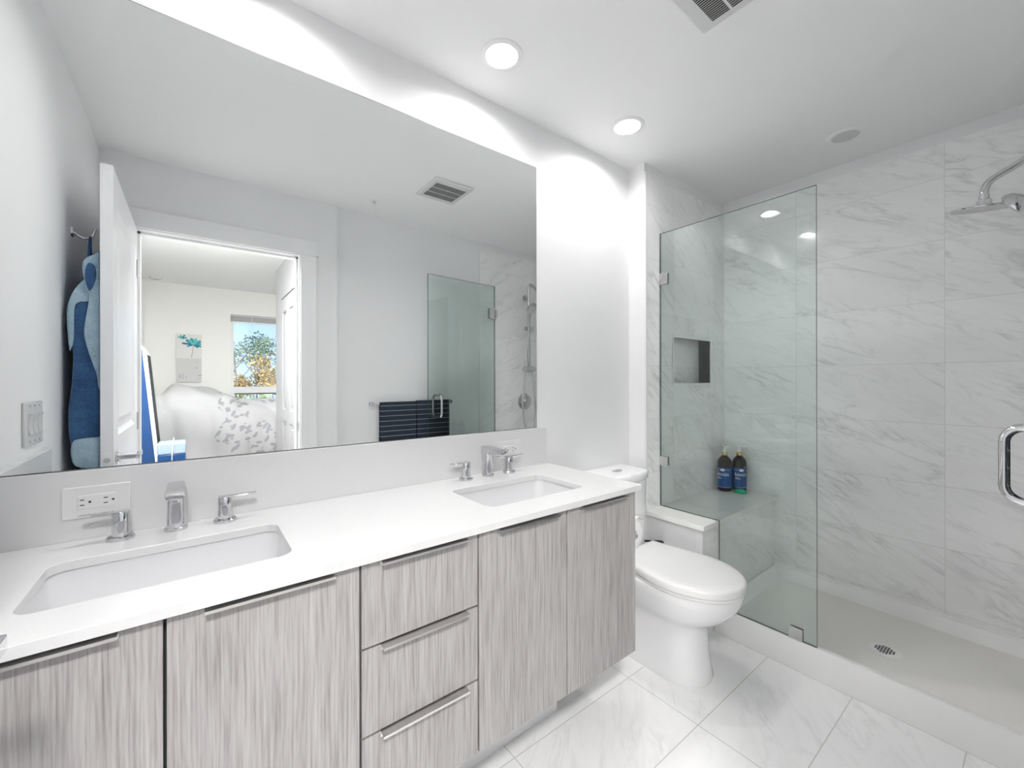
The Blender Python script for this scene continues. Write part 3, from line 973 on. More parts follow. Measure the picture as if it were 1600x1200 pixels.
for sxc, side in SINKS:
    t = thing('sink', (sxc, 1.147, 0.70), 'rectangular white undermount sink at the %s end of the vanity counter' % side, 'sink', 'undermount sinks')
    bs = MB()
    zt = ZC - 0.021

    def rg(e, z, r):
        return [(x, y, z) for x, y in rrect(sxc - SW + e, sxc + SW - e, SY0 + e, SY1 - e, r)]
    bs.loft([rg(-0.02, zt, 0.05), rg(-0.004, zt, 0.036), rg(-0.003, zt - 0.006, 0.036), rg(0.004, zt - 0.06, 0.04), rg(0.010, zt - 0.100, 0.045), rg(0.020, zt - 0.120, 0.05),
             rg(0.040, zt - 0.130, 0.055), rg(0.085, zt - 0.135, 0.03), rg(0.110, zt - 0.137, 0.01)], False, True)
    bs.loft([rg(-0.02, zt, 0.05), rg(-0.02, zt - 0.012, 0.05), rg(-0.006, zt - 0.014, 0.04), rg(0.0, zt - 0.115, 0.05), rg(0.03, zt - 0.145, 0.05)], False, True)
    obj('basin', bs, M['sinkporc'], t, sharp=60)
    dr = MB().lathe([(0.022, -0.136), (0.021, -0.133), (0.012, -0.1315), (0.0, -0.131)], (sxc, 1.147, zt), n=24)
    obj('drain', dr, M['chrome'], t)

# ------------------------------------------------------------------ vanity units
VB, VT, VF = 0.265, 0.8545, 0.930


def pull(mb_parent, x0, x1, z, y=VF):
    p = MB()
    p.box(x0, x1, y - 0.022, y + 0.016, z, z + 0.002)
    p.box(x0, x1, y - 0.022, y - 0.0205, z - 0.0035, z)
    p.box(x0, x1, y - 0.0012, y, z - 0.012, z)
    obj('handle', p, M['brushed'], mb_parent)


def front(parent, name, x0, x1, z0, z1, px0, px1):
    d = obj(name, MB().box(x0, x1, VF, VF + 0.018, z0, z1), M['lam'], parent, bevel=0.0006, seg=1)
    pull(d, px0, px1, z1 + 0.0002)
    return d


v1 = thing('vanity_cabinet', (-0.05, 1.19, 0), 'grey woodgrain two-door vanity cabinet under the left sink', 'cabinet', 'vanity units')
obj('carcass', MB().box(XL + 0.002, 0.290, VF + 0.020, YM - 0.004, VB, 0.70).box(XL + 0.002, 0.290, VF + 0.020, VF + 0.045, 0.70, 0.853), M['dark'], v1)
front(v1, 'door', XL + 0.004, -0.0415, VB, 0.847, -0.320, -0.097)
front(v1, 'door', -0.0365, 0.2900, VB, 0.847, 0.016, 0.236)
v2 = thing('drawer_cabinet', (0.448, 1.19, 0), 'grey woodgrain three-drawer cabinet in the middle of the vanity', 'cabinet', 'vanity units')
obj('carcass', MB().box(0.2955, 0.5985, VF + 0.020, YM - 0.004, VB, 0.853), M['dark'], v2)
for z0, z1 in ((0.6605, 0.847), (0.4635, 0.6555), (VB, 0.4585)):
    front(v2, 'drawer', 0.2950, 0.5990, z0, z1, 0.337, 0.562)
v3 = thing('vanity_cabinet', (0.94, 1.19, 0), 'grey woodgrain two-door vanity cabinet under the right sink', 'cabinet', 'vanity units')
obj('carcass', MB().box(0.6045, 1.265, VF + 0.020, YM - 0.004, VB, 0.70).box(0.6045, 1.265, VF + 0.020, VF + 0.045, 0.70, 0.853), M['dark'], v3)
front(v3, 'door', 0.6040, 0.9300, VB, 0.847, 0.664, 0.887)
front(v3, 'door', 0.9350, 1.2655, VB, 0.847, 0.995, 1.215)
obj('end_panel', MB().box(1.2670, 1.2850, VF, YM - 0.004, VB, 0.853), M['lam'], v3, bevel=0.0006, seg=1)
tk = obj('toe_kick', MB().box(XL + 0.002, 1.098, 1.15, YM - 0.014, 0, VB - 0.0005), M['trim'], org=(0.36, 1.3, 0))
tag(tk, 'white recessed plinth carrying the floating vanity off the floor', 'plinth')


# ------------------------------------------------------------------ faucets
def faucet(xc, label):
    y0 = 1.376
    t = thing('faucet', (xc, y0, ZC), label, 'faucet', 'widespread faucets')

    def oval(w_, d_, z, yo=0.0, n=32, p=0.75):
        out = []
        for k in range(n):
            a = 2 * PI * k / n
            cx_, sy = math.cos(a), math.sin(a)
            out.append((xc + w_ * (abs(cx_) ** p) * (1 if cx_ >= 0 else -1), y0 + yo + d_ * (abs(sy) ** p) * (1 if sy >= 0 else -1), z))
        return out
    sp = MB()
    sp.loft([oval(0.0245, 0.0245, ZC, p=1), oval(0.0245, 0.0245, ZC + 0.006, p=1), oval(0.0225, 0.0225, ZC + 0.008, p=1)])
    sp.loft([oval(0.0195, 0.0205, ZC + 0.007), oval(0.0180, 0.0195, ZC + 0.050), oval(0.0178, 0.0195, ZC + 0.085), oval(0.0182, 0.0200, ZC + 0.112)])
    # flat spout reaching over the basin
    rings = []
    for yt_, yb_, zt_, zb_, w_ in ((1.397, 1.397, 0.1190, 0.090, 0.0180), (1.372, 1.372, 0.1195, 0.090, 0.0185), (1.272, 1.300, 0.1130, 0.0940, 0.0195), (1.264, 1.292, 0.1120, 0.0945, 0.0195)):
        rings.append([(xc + a, yt_ if top else yb_, ZC + b) for a, b, top in ((-w_, zt_ - 0.003, 1), (-w_ + 0.003, zt_, 1), (w_ - 0.003, zt_, 1), (w_, zt_ - 0.003, 1), (w_ * 0.86, zb_ + 0.003, 0), (w_ * 0.72, zb_, 0), (-w_ * 0.72, zb_, 0), (-w_ * 0.86, zb_ + 0.003, 0))])
    sp.loft(rings)
    s = obj('spout', sp, M['chrome'], t, sharp=24)
    obj('aerator', MB().lathe([(0.0105, 0.0), (0.011, 0.001), (0.011, 0.010)], (xc, 1.306, ZC + 0.0845), n=20), M['chrome'], s)
    for sgn in (-1, 1):
        hx = xc + sgn * 0.104
        h = MB()
        h.lathe([(0.0265, 0.0), (0.0265, 0.006), (0.0245, 0.0085)], (hx, y0 - 0.002, ZC), n=32)
        h.lathe([(0.0172, 0.008), (0.0160, 0.040), (0.0165, 0.064), (0.0150, 0.067)], (hx, y0 - 0.002, ZC), n=28)
        hd_ = obj('handle', h, M['chrome'], t)
        lv = MB()
        rr_ = []
        for q in range(8):
            f = q / 7
            xx = hx + sgn * (-0.014 + 0.086 * f)
            zc_ = ZC + 0.066 + 0.003 * f
            ww = 0.0150 - 0.0045 * f if q < 7 else 0.006
            th = 0.0036 - 0.0012 * f
            rr_.append([(xx, y0 - 0.002 - 0.006 * f + ww * math.cos(2 * PI * k / 14), zc_ + th * math.sin(2 * PI * k / 14)) for k in range(14)])
        lv.loft(rr_)
        obj('lever', lv, M['chrome'], hd_, sharp=50)
    return t


faucet(-0.035, 'chrome two-handle faucet behind the left sink')
faucet(0.937, 'chrome two-handle faucet behind the right sink')


# ------------------------------------------------------------------ outlets in the backsplash
def outlet(x0, x1, z0, z1, label, gfci):
    xm, zm = (x0 + x1) / 2, (z0 + z1) / 2
    y = 1.424
    t = thing('outlet', (xm, y, zm), label, 'outlet', 'backsplash outlets')
    obj('cover_plate', MB().box(x0, x1, y - 0.005, y, z0, z1), M['whiteplastic'], t, bevel=0.002)
    rc = obj('receptacle', MB().box(xm - 0.0335, xm + 0.0335, y - 0.0065, y - 0.003, zm - 0.0165, zm + 0.0165), M['whiteplastic'], t, bevel=0.001)
    ys = y - 0.0069
    for o_ in (-0.0205, 0.0205):
        sl_ = MB()
        for dz in (0.0062, -0.0062):
            sl_.box(xm + o_ - 0.0085, xm + o_ - 0.001, ys, y - 0.004, zm + dz - 0.0011, zm + dz + 0.0011)
        sl_.prism([(xm + o_ + 0.0055 + a, zm + b) for a, b in ((0, 0), (0.0015, 0.0022), (0.005, 0.0026), (0.005, -0.0026), (0.0015, -0.0022))], 'y', ys, y - 0.004)
        obj('slots', sl_, M['slot'], rc, smooth=False)
    if gfci:
        obj('button', MB().box(xm - 0.0035, xm + 0.0025, y - 0.0076, y - 0.006, zm - 0.006, zm + 0.0065).box(xm + 0.0005 + 0.004, xm + 0.0085, y - 0.0072, y - 0.006, zm - 0.006, zm + 0.0065), M['whiteplastic'], rc)
    obj('screw', MB().box(x0 + 0.0075, x0 + 0.013, y - 0.0055, y - 0.004, zm - 0.001, zm + 0.001), M['whiteplastic'], t)
    obj('screw', MB().box(x1 - 0.013, x1 - 0.0075, y - 0.0055, y - 0.004, zm - 0.001, zm + 0.001), M['whiteplastic'], t)


outlet(-0.246, -0.126, 0.927, 1.003, 'white outlet in the backsplash left of the near sink faucet', True)
outlet(1.020, 1.140, 0.922, 0.998, 'white outlet in the backsplash behind the far sink faucet', False)

# ------------------------------------------------------------------ toilet
TX = 1.690
toi = thing('toilet', (TX, 1.10, 0), 'white skirted toilet with closed lid between vanity and shower', 'toilet')


def egg(z, yf, yw, yb, w_, wbk, e=0.0, px=1.0):
    out = []
    for k in range(33):
        a = PI * k / 32
        cx_, sy = math.cos(a), math.sin(a)
        out.append((TX + (w_ - e) * (abs(cx_) ** px) * (1 if cx_ >= 0 else -1), yw - (yw - yf - e) * sy ** px if sy > 1e-9 else yw, z))
    n = 9
    for k in range(1, n):
        f = k / n
        s = f * f * (3 - 2 * f)
        out.append((TX - (w_ - e) + (w_ - wbk) * s, yw + (yb - e - yw) * f, z))
    for k in range(6):
        f = k / 5
        out.append((TX - (wbk - e) + 2 * (wbk - e) * f, yb - e, z))
    for k in range(n - 1, 0, -1):
        f = k / n
        s = f * f * (3 - 2 * f)
        out.append((TX + (w_ - e) - (w_ - wbk) * s, yw + (yb - e - yw) * f, z))
    return out


bw = MB()
bw.loft([egg(0.0, 0.862, 0.985, 1.40, 0.120, 0.118), egg(0.012, 0.858, 0.985, 1.40, 0.124, 0.122), egg(0.05, 0.868, 0.985, 1.40, 0.116, 0.118), egg(0.12, 0.875, 0.985, 1.40, 0.108, 0.116),
         egg(0.19, 0.878, 0.985, 1.40, 0.105, 0.116), egg(0.225, 0.872, 0.983, 1.40, 0.110, 0.118), egg(0.250, 0.850, 0.980, 1.40, 0.124, 0.122), egg(0.272, 0.818, 0.975, 1.40, 0.143, 0.130), egg(0.298, 0.786, 0.97, 1.40, 0.160, 0.140),
         egg(0.33, 0.760, 0.965, 1.40, 0.174, 0.150), egg(0.365, 0.743, 0.96, 1.40, 0.182, 0.158), egg(0.395, 0.737, 0.96, 1.40, 0.185, 0.162), egg(0.402, 0.741, 0.96, 1.395, 0.181, 0.158)])
obj('bowl', bw, M['porc'], toi, sharp=60)
st = MB()
st.loft([egg(0.403, 0.735, 0.955, 1.225, 0.186, 0.150), egg(0.405, 0.732, 0.955, 1.225, 0.188, 0.150), egg(0.414, 0.732, 0.955, 1.225, 0.188, 0.150), egg(0.416, 0.735, 0.955, 1.225, 0.185, 0.148)])
obj('seat', st, M['plast'], toi, sharp=50)
ld = MB()
ld.loft([egg(0.4175, 0.732, 0.955, 1.228, 0.187, 0.150), egg(0.4195, 0.728, 0.955, 1.228, 0.191, 0.152), egg(0.440, 0.728, 0.955, 1.228, 0.191, 0.152), egg(0.448, 0.732, 0.955, 1.228, 0.187, 0.149),
         egg(0.4525, 0.742, 0.955, 1.222, 0.177, 0.142), egg(0.455, 0.770, 0.955, 1.205, 0.150, 0.120), egg(0.4565, 0.85, 0.96, 1.14, 0.085, 0.07)])
obj('lid', ld, M['plast'], toi, sharp=60)


def tank_ring(z, hw_, yf, yb, bow, e=0.0):
    out = []
    for k in range(21):
        f = -1 + 2 * k / 20
        edge = abs(f) ** 8 * 0.02
        out.append((TX + f * (hw_ - e), yf + e + bow * f * f + edge, z))
    out += [(TX + hw_ - e, yb - e, z), (TX - hw_ + e, yb - e, z)]
    return out


tkm = MB()
tkm.loft([tank_ring(0.40, 0.150, 1.235, 1.435, 0.03), tank_ring(0.46, 0.160, 1.235, 1.437, 0.03), tank_ring(0.60, 0.172, 1.237, 1.438, 0.03), tank_ring(0.758, 0.178, 1.238, 1.438, 0.03)])
obj('tank', tkm, M['porc'], toi, sharp=50)
tl = MB()
tl.loft([tank_ring(0.759, 0.182, 1.226, 1.440, 0.035, 0.004), tank_ring(0.763, 0.182, 1.226, 1.440, 0.035), tank_ring(0.790, 0.184, 1.224, 1.441, 0.035), tank_ring(0.799, 0.184, 1.224, 1.441, 0.035, 0.006), tank_ring(0.801, 0.184, 1.224, 1.441, 0.035, 0.025)])
obj('tank_lid', tl, M['porc'], toi, sharp=50)
fb = MB().lathe([(0.030, 0.0), (0.030, 0.003), (0.026, 0.0045), (0.0, 0.005)], (TX, 1.33, 0.801), n=28)
fb.v = [(TX + (x - TX) * 1.1, 1.33 + (y - 1.33) * 0.7, z) for x, y, z in fb.v]
obj('flush_button', fb, M['chrome'], toi)

hose = bez([(1.86, 1.40, 0.20), (1.905, 1.36, 0.30), (1.922, 1.26, 0.385), (1.90, 1.21, 0.43), (1.855, 1.255, 0.432), (1.87, 1.33, 0.40), (1.895, 1.38, 0.30), (1.89, 1.425, 0.16)], 8)
tag(obj('water_hose', MB().tube(hose, 0.0055, 10), M['black'], org=(1.88, 1.40, 0.2)), 'thin black hose looping out beside the toilet tank', 'hose')

# toilet paper on its holder at the vanity end
tp = thing('paper_holder', (1.285, 1.10, 0.66), 'chrome paper holder on the end panel of the vanity', 'holder')
TPX, TPZ, TPY0, TPY1 = 1.355, 0.655, 0.985, 1.085
obj('mounting_plate', MB().box(1.2852, 1.291, 1.095, 1.135, 0.635, 0.675), M['chrome'], tp, bevel=0.001)
obj('arm', MB().tube([(1.290, 1.115, TPZ), (TPX - 0.02, 1.115, TPZ), (TPX - 0.004, 1.110, TPZ), (TPX, 1.10, TPZ), (TPX, TPY0 - 0.012, TPZ)], 0.007, 12), M['chrome'], tp)
rl = thing('toilet_paper_roll', (TPX, 1.035, 0.60), 'white toilet paper roll beside the vanity with its loose end up', 'paper roll')
ro = MB()
n_ = 36
rin, rout = 0.0195, 0.057
rings = []
for r_, y in ((rin, TPY0), (rout - 0.002, TPY0), (rout, TPY0 + 0.002), (rout, TPY1 - 0.002), (rout - 0.002, TPY1), (rin, TPY1), (rin, TPY0)):
    rings.append([(TPX + r_ * math.cos(2 * PI * k / n_), y, TPZ + r_ * math.sin(2 * PI * k / n_)) for k in range(n_)])
ro.loft(rings, False, False)
obj('roll', ro, M['paper'], rl, sharp=50)
fl = MB()
pth = [(-0.0575, 0.0), (-0.048, 0.033), (-0.027, 0.053), (0.0, 0.0595), (0.026, 0.066), (0.046, 0.062), (0.064, 0.047)]
fl.loft([[(TPX + a, y, TPZ + b) for a, b in pth] for y in (TPY0, TPY0 + 0.05, TPY1)], False, False, closed=False)
flo = obj('loose_sheet', fl, M['paper'], rl, sharp=180, normals=False)
sm = flo.modifiers.new('thickness', 'SOLIDIFY')
sm.thickness = 0.001

# ------------------------------------------------------------------ shower tray and bench
XO = 2.0680
ZR = 0.1310
py0, py1 = YT + 0.007, 1.030


def tray_ring(x0, x1, y0, y1, z, r):
    return [(x, y, z) for x, y in rrect(x0, x1, y0, y1, r, 5)]


tr = MB()
tr.loft([tray_ring(XO, XB - 0.0005, py0, py1, 0.0, 0.004), tray_ring(XO, XB - 0.0005, py0, py1, ZR - 0.004, 0.004), tray_ring(XO + 0.003, XB - 0.0005, py0, py1, ZR, 0.004),
         tray_ring(XO + 0.030, XB - 0.010, py0 + 0.010, py1 - 0.010, ZR - 0.001, 0.03), tray_ring(XO + 0.040, XB - 0.014, py0 + 0.014, py1 - 0.014, ZR - 0.008, 0.035), tray_ring(XO + 0.062, XB - 0.040, py0 + 0.045, py1 - 0.045, 0.075, 0.05)], True, False)
tray = thing('shower_tray', (2.446, 0.46, 0), 'white acrylic shower tray with a raised curb beside the tiled floor', 'shower tray')
obj('tray_body', tr, M['acryl'], tray, sharp=45)
obj('back_lip', MB().box(XB - 0.010, XB - 0.0004, py0, py1, 0.12, 0.148), M['acryl'], tray, bevel=0.004)
tf = MB()
n5 = 24
fr_ = tray_ring(XO + 0.062, XB - 0.040, py0 + 0.045, py1 - 0.045, 0.075, 0.05)
DRX, DRY = 2.408, 0.446
inner = [(DRX + (x - DRX) * 0.12, DRY + (y - DRY) * 0.08, 0.066) for x, y, z in fr_]
tf.loft([[(DRX + (x - DRX) * 0.93, DRY + (y - DRY) * 0.96, 0.0705) for x, y, z in fr_], inner], False, True)
tf.loft([fr_, [(DRX + (x - DRX) * 0.93, DRY + (y - DRY) * 0.96, 0.0705) for x, y, z in fr_]], False, False)
obj('tray_floor', tf, M['acrylfloor'], tray, sharp=60)
dg = MB().lathe([(0.056, 0.0655), (0.055, 0.0695), (0.050, 0.0705), (0.0, 0.0705)], (DRX, DRY, 0), n=36)
drn = obj('drain_cover', dg, M['acryl'], tray)
hl = MB()
for i in range(-3, 4):
    for j in range(-3, 4):
        if i * i + j * j <= 11:
            hl.box(DRX + i * 0.0098 - 0.0036, DRX + i * 0.0098 + 0.0036, DRY + j * 0.0098 - 0.0036, DRY + j * 0.0098 + 0.0036, 0.0700, 0.0709)
obj('drain_holes', hl, M['slot'], drn, smooth=False)

bn = thing('shower_bench', (2.45, 1.18, 0.13), 'built-in corner bench with a pale stone seat inside the shower', 'bench')
obj('seat_slab', MB().box(1.932, XB - 0.0005, 1.012, YN - 0.0005, 0.531, 0.5555), M['slab'], bn, bevel=0.002)
obj('tiled_front', MB().box(1.9605, XB - 0.0005, 1.0335, 1.06, 0.0, 0.5305), M['tile_bench'], bn)

# bottles and soap on the bench
rr0 = random.Random(2)


def text_on_cyl(s, size, cx, cy, rad, ang, z, mb):
    cu = bpy.data.curves.new('lettering', 'FONT')
    cu.body = s
    cu.size = size
    cu.align_x = 'CENTER'
    cu.resolution_u = 3
    to = bpy.data.objects.new('lettering', cu)
    COL.objects.link(to)
    bpy.context.view_layer.update()
    me = bpy.data.meshes.new_from_object(to)
    bm = bmesh.new()
    bm.from_mesh(me)
    bmesh.ops.triangulate(bm, faces=bm.faces)
    for _ in range(1):
        bmesh.ops.subdivide_edges(bm, edges=[e for e in bm.edges if e.calc_length() > size * 0.2], cuts=1)
    bm.verts.ensure_lookup_table()
    vs2 = []
    for v in bm.verts:
        a = ang + v.co.x / rad
        vs2.append((cx + rad * math.cos(a), cy + rad * math.sin(a), z + v.co.y))
    mb.add(vs2, [tuple(v.index for v in f.verts) for f in bm.faces])
    bm.free()
    bpy.data.objects.remove(to, do_unlink=True)
    bpy.data.curves.remove(cu)
    bpy.data.meshes.remove(me)


def cyl_patch(mb, cx, cy, rad, a0, a1, z0, z1, n=20):
    mb.loft([[(cx + rad * math.cos(a0 + (a1 - a0) * k / n), cy + rad * math.sin(a0 + (a1 - a0) * k / n), z) for k in range(n + 1)] for z in (z0, z1)], False, False, closed=False)


def bottle(cx, cy, turn, label):
    z0 = 0.5557
    t = thing('pump_bottle', (cx, cy, z0), label, 'bottle', 'pump bottles on the bench')
    r = 0.041
    obj('bottle_body', MB().lathe([(r - 0.006, 0.0), (r - 0.001, 0.003), (r, 0.008), (r, 0.178), (r - 0.002, 0.190), (r - 0.009, 0.204), (r - 0.018, 0.214), (0.016, 0.221), (0.0145, 0.226)], (cx, cy, z0), n=40), M['amber'], t, sharp=60)
    fa = math.atan2(-cy, -cx) + turn
    lb_ = MB()
    cyl_patch(lb_, cx, cy, r + 0.0004, fa - 1.9, fa + 1.9, z0 + 0.022, z0 + 0.150, 48)
    lo = obj('label', lb_, M['bluelabel'], t, normals=False)
    pr_ = MB()
    text_on_cyl('biotin', 0.034, cx, cy, r + 0.0009, fa, z0 + 0.098, pr_)
    obj('lettering', pr_, M['print'], lo, normals=False, smooth=False)
    fp = MB()
    for dz, wl in ((0.086, 0.5), (0.080, 0.75)):
        cyl_patch(fp, cx, cy, r + 0.0009, fa - 0.85, fa - 0.85 + wl, z0 + dz, z0 + dz + 0.0028, 8)
    obj('fine_print', fp, M['print'], lo, normals=False, smooth=False)
    bd = MB()
    cyl_patch(bd, cx, cy, r + 0.0009, fa - 1.1, fa + 1.1, z0 + 0.1345, z0 + 0.1357, 24)
    ov = [[(cx + (r + 0.0011) * math.cos(fa + f * 0.33 * math.cos(a)), cy + (r + 0.0011) * math.sin(fa + f * 0.33 * math.cos(a)), z0 + 0.1353 + f * 0.0085 * math.sin(a)) for a in [2 * PI * k / 24 for k in range(24)]] for f in (1.0, 0.02)]
    bd.loft(ov, False, True)
    obj('badge', bd, M['print'], lo, normals=False, smooth=False)
    ll = MB()
    cyl_patch(ll, cx, cy, r + 0.0009, fa - 0.8, fa + 1.0, z0 + 0.0275, z0 + 0.0287, 20)
    obj('lower_line', ll, M['print'], lo, normals=False, smooth=False)
    obj('collar', MB().lathe([(0.0160, 0.225), (0.0165, 0.227), (0.0165, 0.243), (0.0150, 0.245)], (cx, cy, z0), n=28), M['gold'], t)
    pm = MB().lathe([(0.0125, 0.245), (0.0125, 0.252), (0.0075, 0.254), (0.0075, 0.281)], (cx, cy, z0), n=20)
    d = Vector((math.cos(fa + 0.7), math.sin(fa + 0.7), 0))
    e = Vector((-d.y, d.x, 0))
    pm.obox(Vector((cx, cy, z0 + 0.285)) + d * 0.010, d * 0.030, e * 0.010, (0, 0, 0.0055))
    obj('pump', pm, M['pump'], t, bevel=0.001)


bottle(2.684, 1.268, -0.30, 'dark amber pump bottle with blue label in the bench corner, left of the pair')
bottle(2.752, 1.208, 0.30, 'dark amber pump bottle with blue label above the green soap, right of the pair')
so = MB().lathe([(0.0, 0.0), (0.030, 0.001), (0.040, 0.007), (0.038, 0.014), (0.022, 0.021), (0.0, 0.023)], (2.700, 1.180, 0.5557), n=28)
so.v = [(2.700 + (x - 2.700) * 0.80, 1.180 + (y - 1.180), z) for x, y, z in so.v]
tag(obj('soap_bar', so, M['soap'], org=(2.700, 1.180, 0.5557), sharp=180), 'green oval soap in front of the bottles on the bench', 'soap')

# ------------------------------------------------------------------ glass panel and shower door
gp = thing('shower_glass_panel', (XG, 0.97, ZR), 'fixed frameless green-tinted glass panel between toilet and shower', 'glass panel')
PY0, PY1, PZ1 = 0.5995, YN - 0.003, 2.0763


def glass_slab(poly, axis, lo, hi, inset=0.0):
    g_ = MB()
    g_.prism(poly, axis, lo, hi)
    nf = len(g_.f)
    for i, f in enumerate(g_.f):
        h = [g_.v[k]['xyz'.index(axis)] for k in f]
        g_.mi[i] = 1 if max(h) - min(h) > 1e-6 else 0
    return g_


pan = glass_slab([(PY0, ZR + 0.0012), (1.008, ZR + 0.0012), (1.008, 0.5572), (PY1, 0.5572), (PY1, PZ1), (PY0, PZ1)], 'x', XG - 0.005, XG + 0.005)
obj('glass', pan, [M['glass'], M['glassedge']], gp, smooth=False)


def clip(y0, y1, z0, z1):
    k = MB().box(XG - 0.010, XG - 0.0052, y0, y1, z0, z1).box(XG + 0.0052, XG + 0.010, y0, y1, z0, z1)
    obj('clip', k, M['steel'], gp, bevel=0.001)


clip(1.285, YN - 0.001, 1.790, 1.852)
clip(1.285, YN - 0.001, 0.784, 0.834)
clip(0.650, 0.701, ZR + 0.0005, 0.183)

sdr = thing('shower_door', (2.07, -0.06, 0.14), 'green-tinted glass shower door swung open in front of the towels', 'glass door')
A = Vector((2.072, -0.058, 0))
B = Vector((1.415, -0.006, 0))
dd = (B - A).normalized()
nn = Vector((dd.y, -dd.x, 0)).normalized()
if nn.y < 0:
    nn = -nn
ln = (B - A).length
dg_ = MB()
for (s0, s1, z0, z1) in ((0, ln, 0.145, 2.071),):
    c_ = A + dd * (s0 + s1) / 2 + Vector((0, 0, (z0 + z1) / 2))
    dg_.obox(c_, dd * (s1 - s0) / 2, nn * 0.005, (0, 0, (z1 - z0) / 2))
dg_.mi = [1, 1, 0, 0, 1, 1]
obj('glass', dg_, [M['doorglass'], M['glassedge']], sdr, smooth=False)
hp = A + dd * (ln - 0.072)
for sgn, so_ in ((1, 0.078), (-1, 0.046)):
    pth = []
    zt_, zb_ = 1.148, 0.978
    rc_ = 0.034
    b0 = hp + nn * sgn * 0.005
    b1 = hp + nn * sgn * so_
    pth.append(b0 + Vector((0, 0, zt_)))
    for k in range(7):
        a = R(90 * k / 6)
        pth.append(hp + nn * sgn * (so_ - rc_ + rc_ * math.sin(a)) + Vector((0, 0, zt_ - rc_ + rc_ * math.cos(a))))
    for k in range(7):
        a = R(90 * k / 6)
        pth.append(hp + nn * sgn * (so_ - rc_ + rc_ * math.cos(a)) + Vector((0, 0, zb_ + rc_ - rc_ * math.sin(a))))
    pth.append(b0 + Vector((0, 0, zb_)))
    obj('handle', MB().tube(pth, 0.0095, 16), M['chrome'], sdr, sharp=60)
for z in (0.36, 1.835):
    hg = MB()
    for sgn in (-1, 1):
        hg.obox(A + dd * 0.035 + nn * sgn * 0.0085 + Vector((0, 0, z)), dd * 0.028, nn * 0.003, (0, 0, 0.045))
    hg.obox(A - dd * 0.012 + Vector((0, 0, z)), dd * 0.012, nn * 0.010, (0, 0, 0.03))
    hg.box(2.050, 2.115, YT + 0.0065, YT + 0.012, z - 0.045, z + 0.045)
    hg.box(2.072, 2.096, YT + 0.010, -0.052, z - 0.028, z + 0.028)
    obj('hinge', hg, M['steel'], sdr, bevel=0.001)

# ------------------------------------------------------------------ shower column on the tiled wall
yw = YT + 0.006
RX = 2.445
scn = thing('shower_column', (RX, yw, 1.36), 'chrome rain shower column with slide rail on the tiled wall', 'shower')
RY = yw + 0.055
arm = bez([(RX, RY, 1.36), (RX, RY, 1.8), (RX, RY, 2.07)], 4)[:-1] + bez([(RX, RY, 2.075), (RX, RY + 0.008, 2.115), (RX, RY + 0.035, 2.128), (RX, 0.06, 2.072), (RX, 0.125, 2.037), (RX, 0.148, 2.018), (RX, 0.157, 1.99), (RX, 0.158, 1.972)], 6)
obj('rail_and_arm', MB().tube(arm, 0.0125, 16), M['chrome'], scn, sharp=80)
for z, zr in ((2.02, 0.028), (1.363, 0.028)):
    obj('wall_bracket', MB().lathe([(zr, 0), (zr, 0.008), (0.013, 0.012), (0.013, 0.055)], (RX, yw, z), (0, 1, 0), 24), M['chrome'], scn)
obj('diverter', MB().lathe([(0.021, -0.05), (0.023, -0.045), (0.023, 0.045), (0.019, 0.055)], (RX + 0.02, RY, 1.363), (1, 0, 0), 24), M['chrome'], scn)
HX, HY, HZ = RX, 0.158, 1.925
HAX = Vector((-0.15, -0.10, 1)).normalized()
hc = (HX, HY, HZ)
hd2 = MB()
hd2.lathe([(0.0155, 0.030), (0.0155, 0.050)], hc, n=24)
hd2.lathe([(0.021, 0.006), (0.021, 0.029), (0.018, 0.033)], hc, n=8)
hd2.lathe([(0.090, -0.004), (0.095, -0.001), (0.095, 0.002), (0.083, 0.006), (0.03, 0.012), (0.0, 0.013)], hc, HAX, 48)
rh = obj('rain_head', hd2, M['chrome'], scn, sharp=30)
obj('spray_face', MB().lathe([(0.0, -0.0052), (0.090, -0.0045), (0.090, -0.003)], hc, HAX, 48), M['greyplastic'], rh)
# hand shower on the slider
SZ = 1.73
obj('slider', MB().lathe([(0.017, -0.045), (0.019, -0.04), (0.019, 0.05), (0.015, 0.055)], (RX, RY + 0.004, SZ), (1, 0, 0), 20), M['chrome'], scn)
p0 = Vector((RX - 0.030, RY + 0.035, SZ - 0.03))
p1 = Vector((RX - 0.068, 0.050, 1.868))
hs = MB()
hs.tube(bez([p0, p0 + (p1 - p0) * 0.35 + Vector((-0.006, 0.004, 0.012)), p0 + (p1 - p0) * 0.75, p1], 6), [0.0105 + 0.0003 * i for i in range(19)], 16)
ax = Vector((0.22, 0.80, -0.56)).normalized()
hs.lathe([(0.0, -0.022), (0.025, -0.020), (0.048, -0.007), (0.057, 0.008), (0.057, 0.019), (0.052, 0.023)], p1 + Vector((0.004, 0.012, 0.030)), ax, 32)
hso = obj('hand_shower', hs, M['chrome'], scn, sharp=45)
sf = MB().lathe([(0.052, 0.022), (0.050, 0.0245), (0.0, 0.0245)], p1 + Vector((0.004, 0.012, 0.030)), ax, 32)
obj('spray_face', sf, M['greyplastic'], hso)
hosep = bez([p0 + Vector((0, 0, 0.004)), p0 + Vector((-0.012, -0.006, -0.15)), (RX - 0.058, yw + 0.062, 1.30), (RX - 0.072, yw + 0.060, 1.02), (RX - 0.05, yw + 0.055, 0.86), (RX, yw + 0.055, 0.812), (RX + 0.055, yw + 0.055, 0.87), (RX + 0.075, yw + 0.06, 1.02), (RX + 0.055, yw + 0.058, 1.2), (RX + 0.04, RY, 1.34)], 8)
obj('hose', MB().tube(hosep, 0.0075, 12), M['steel'], scn, sharp=80)
vl = thing('shower_valve', (RX - 0.006, yw, 1.063), 'round chrome shower valve with lever below the slide rail', 'valve')
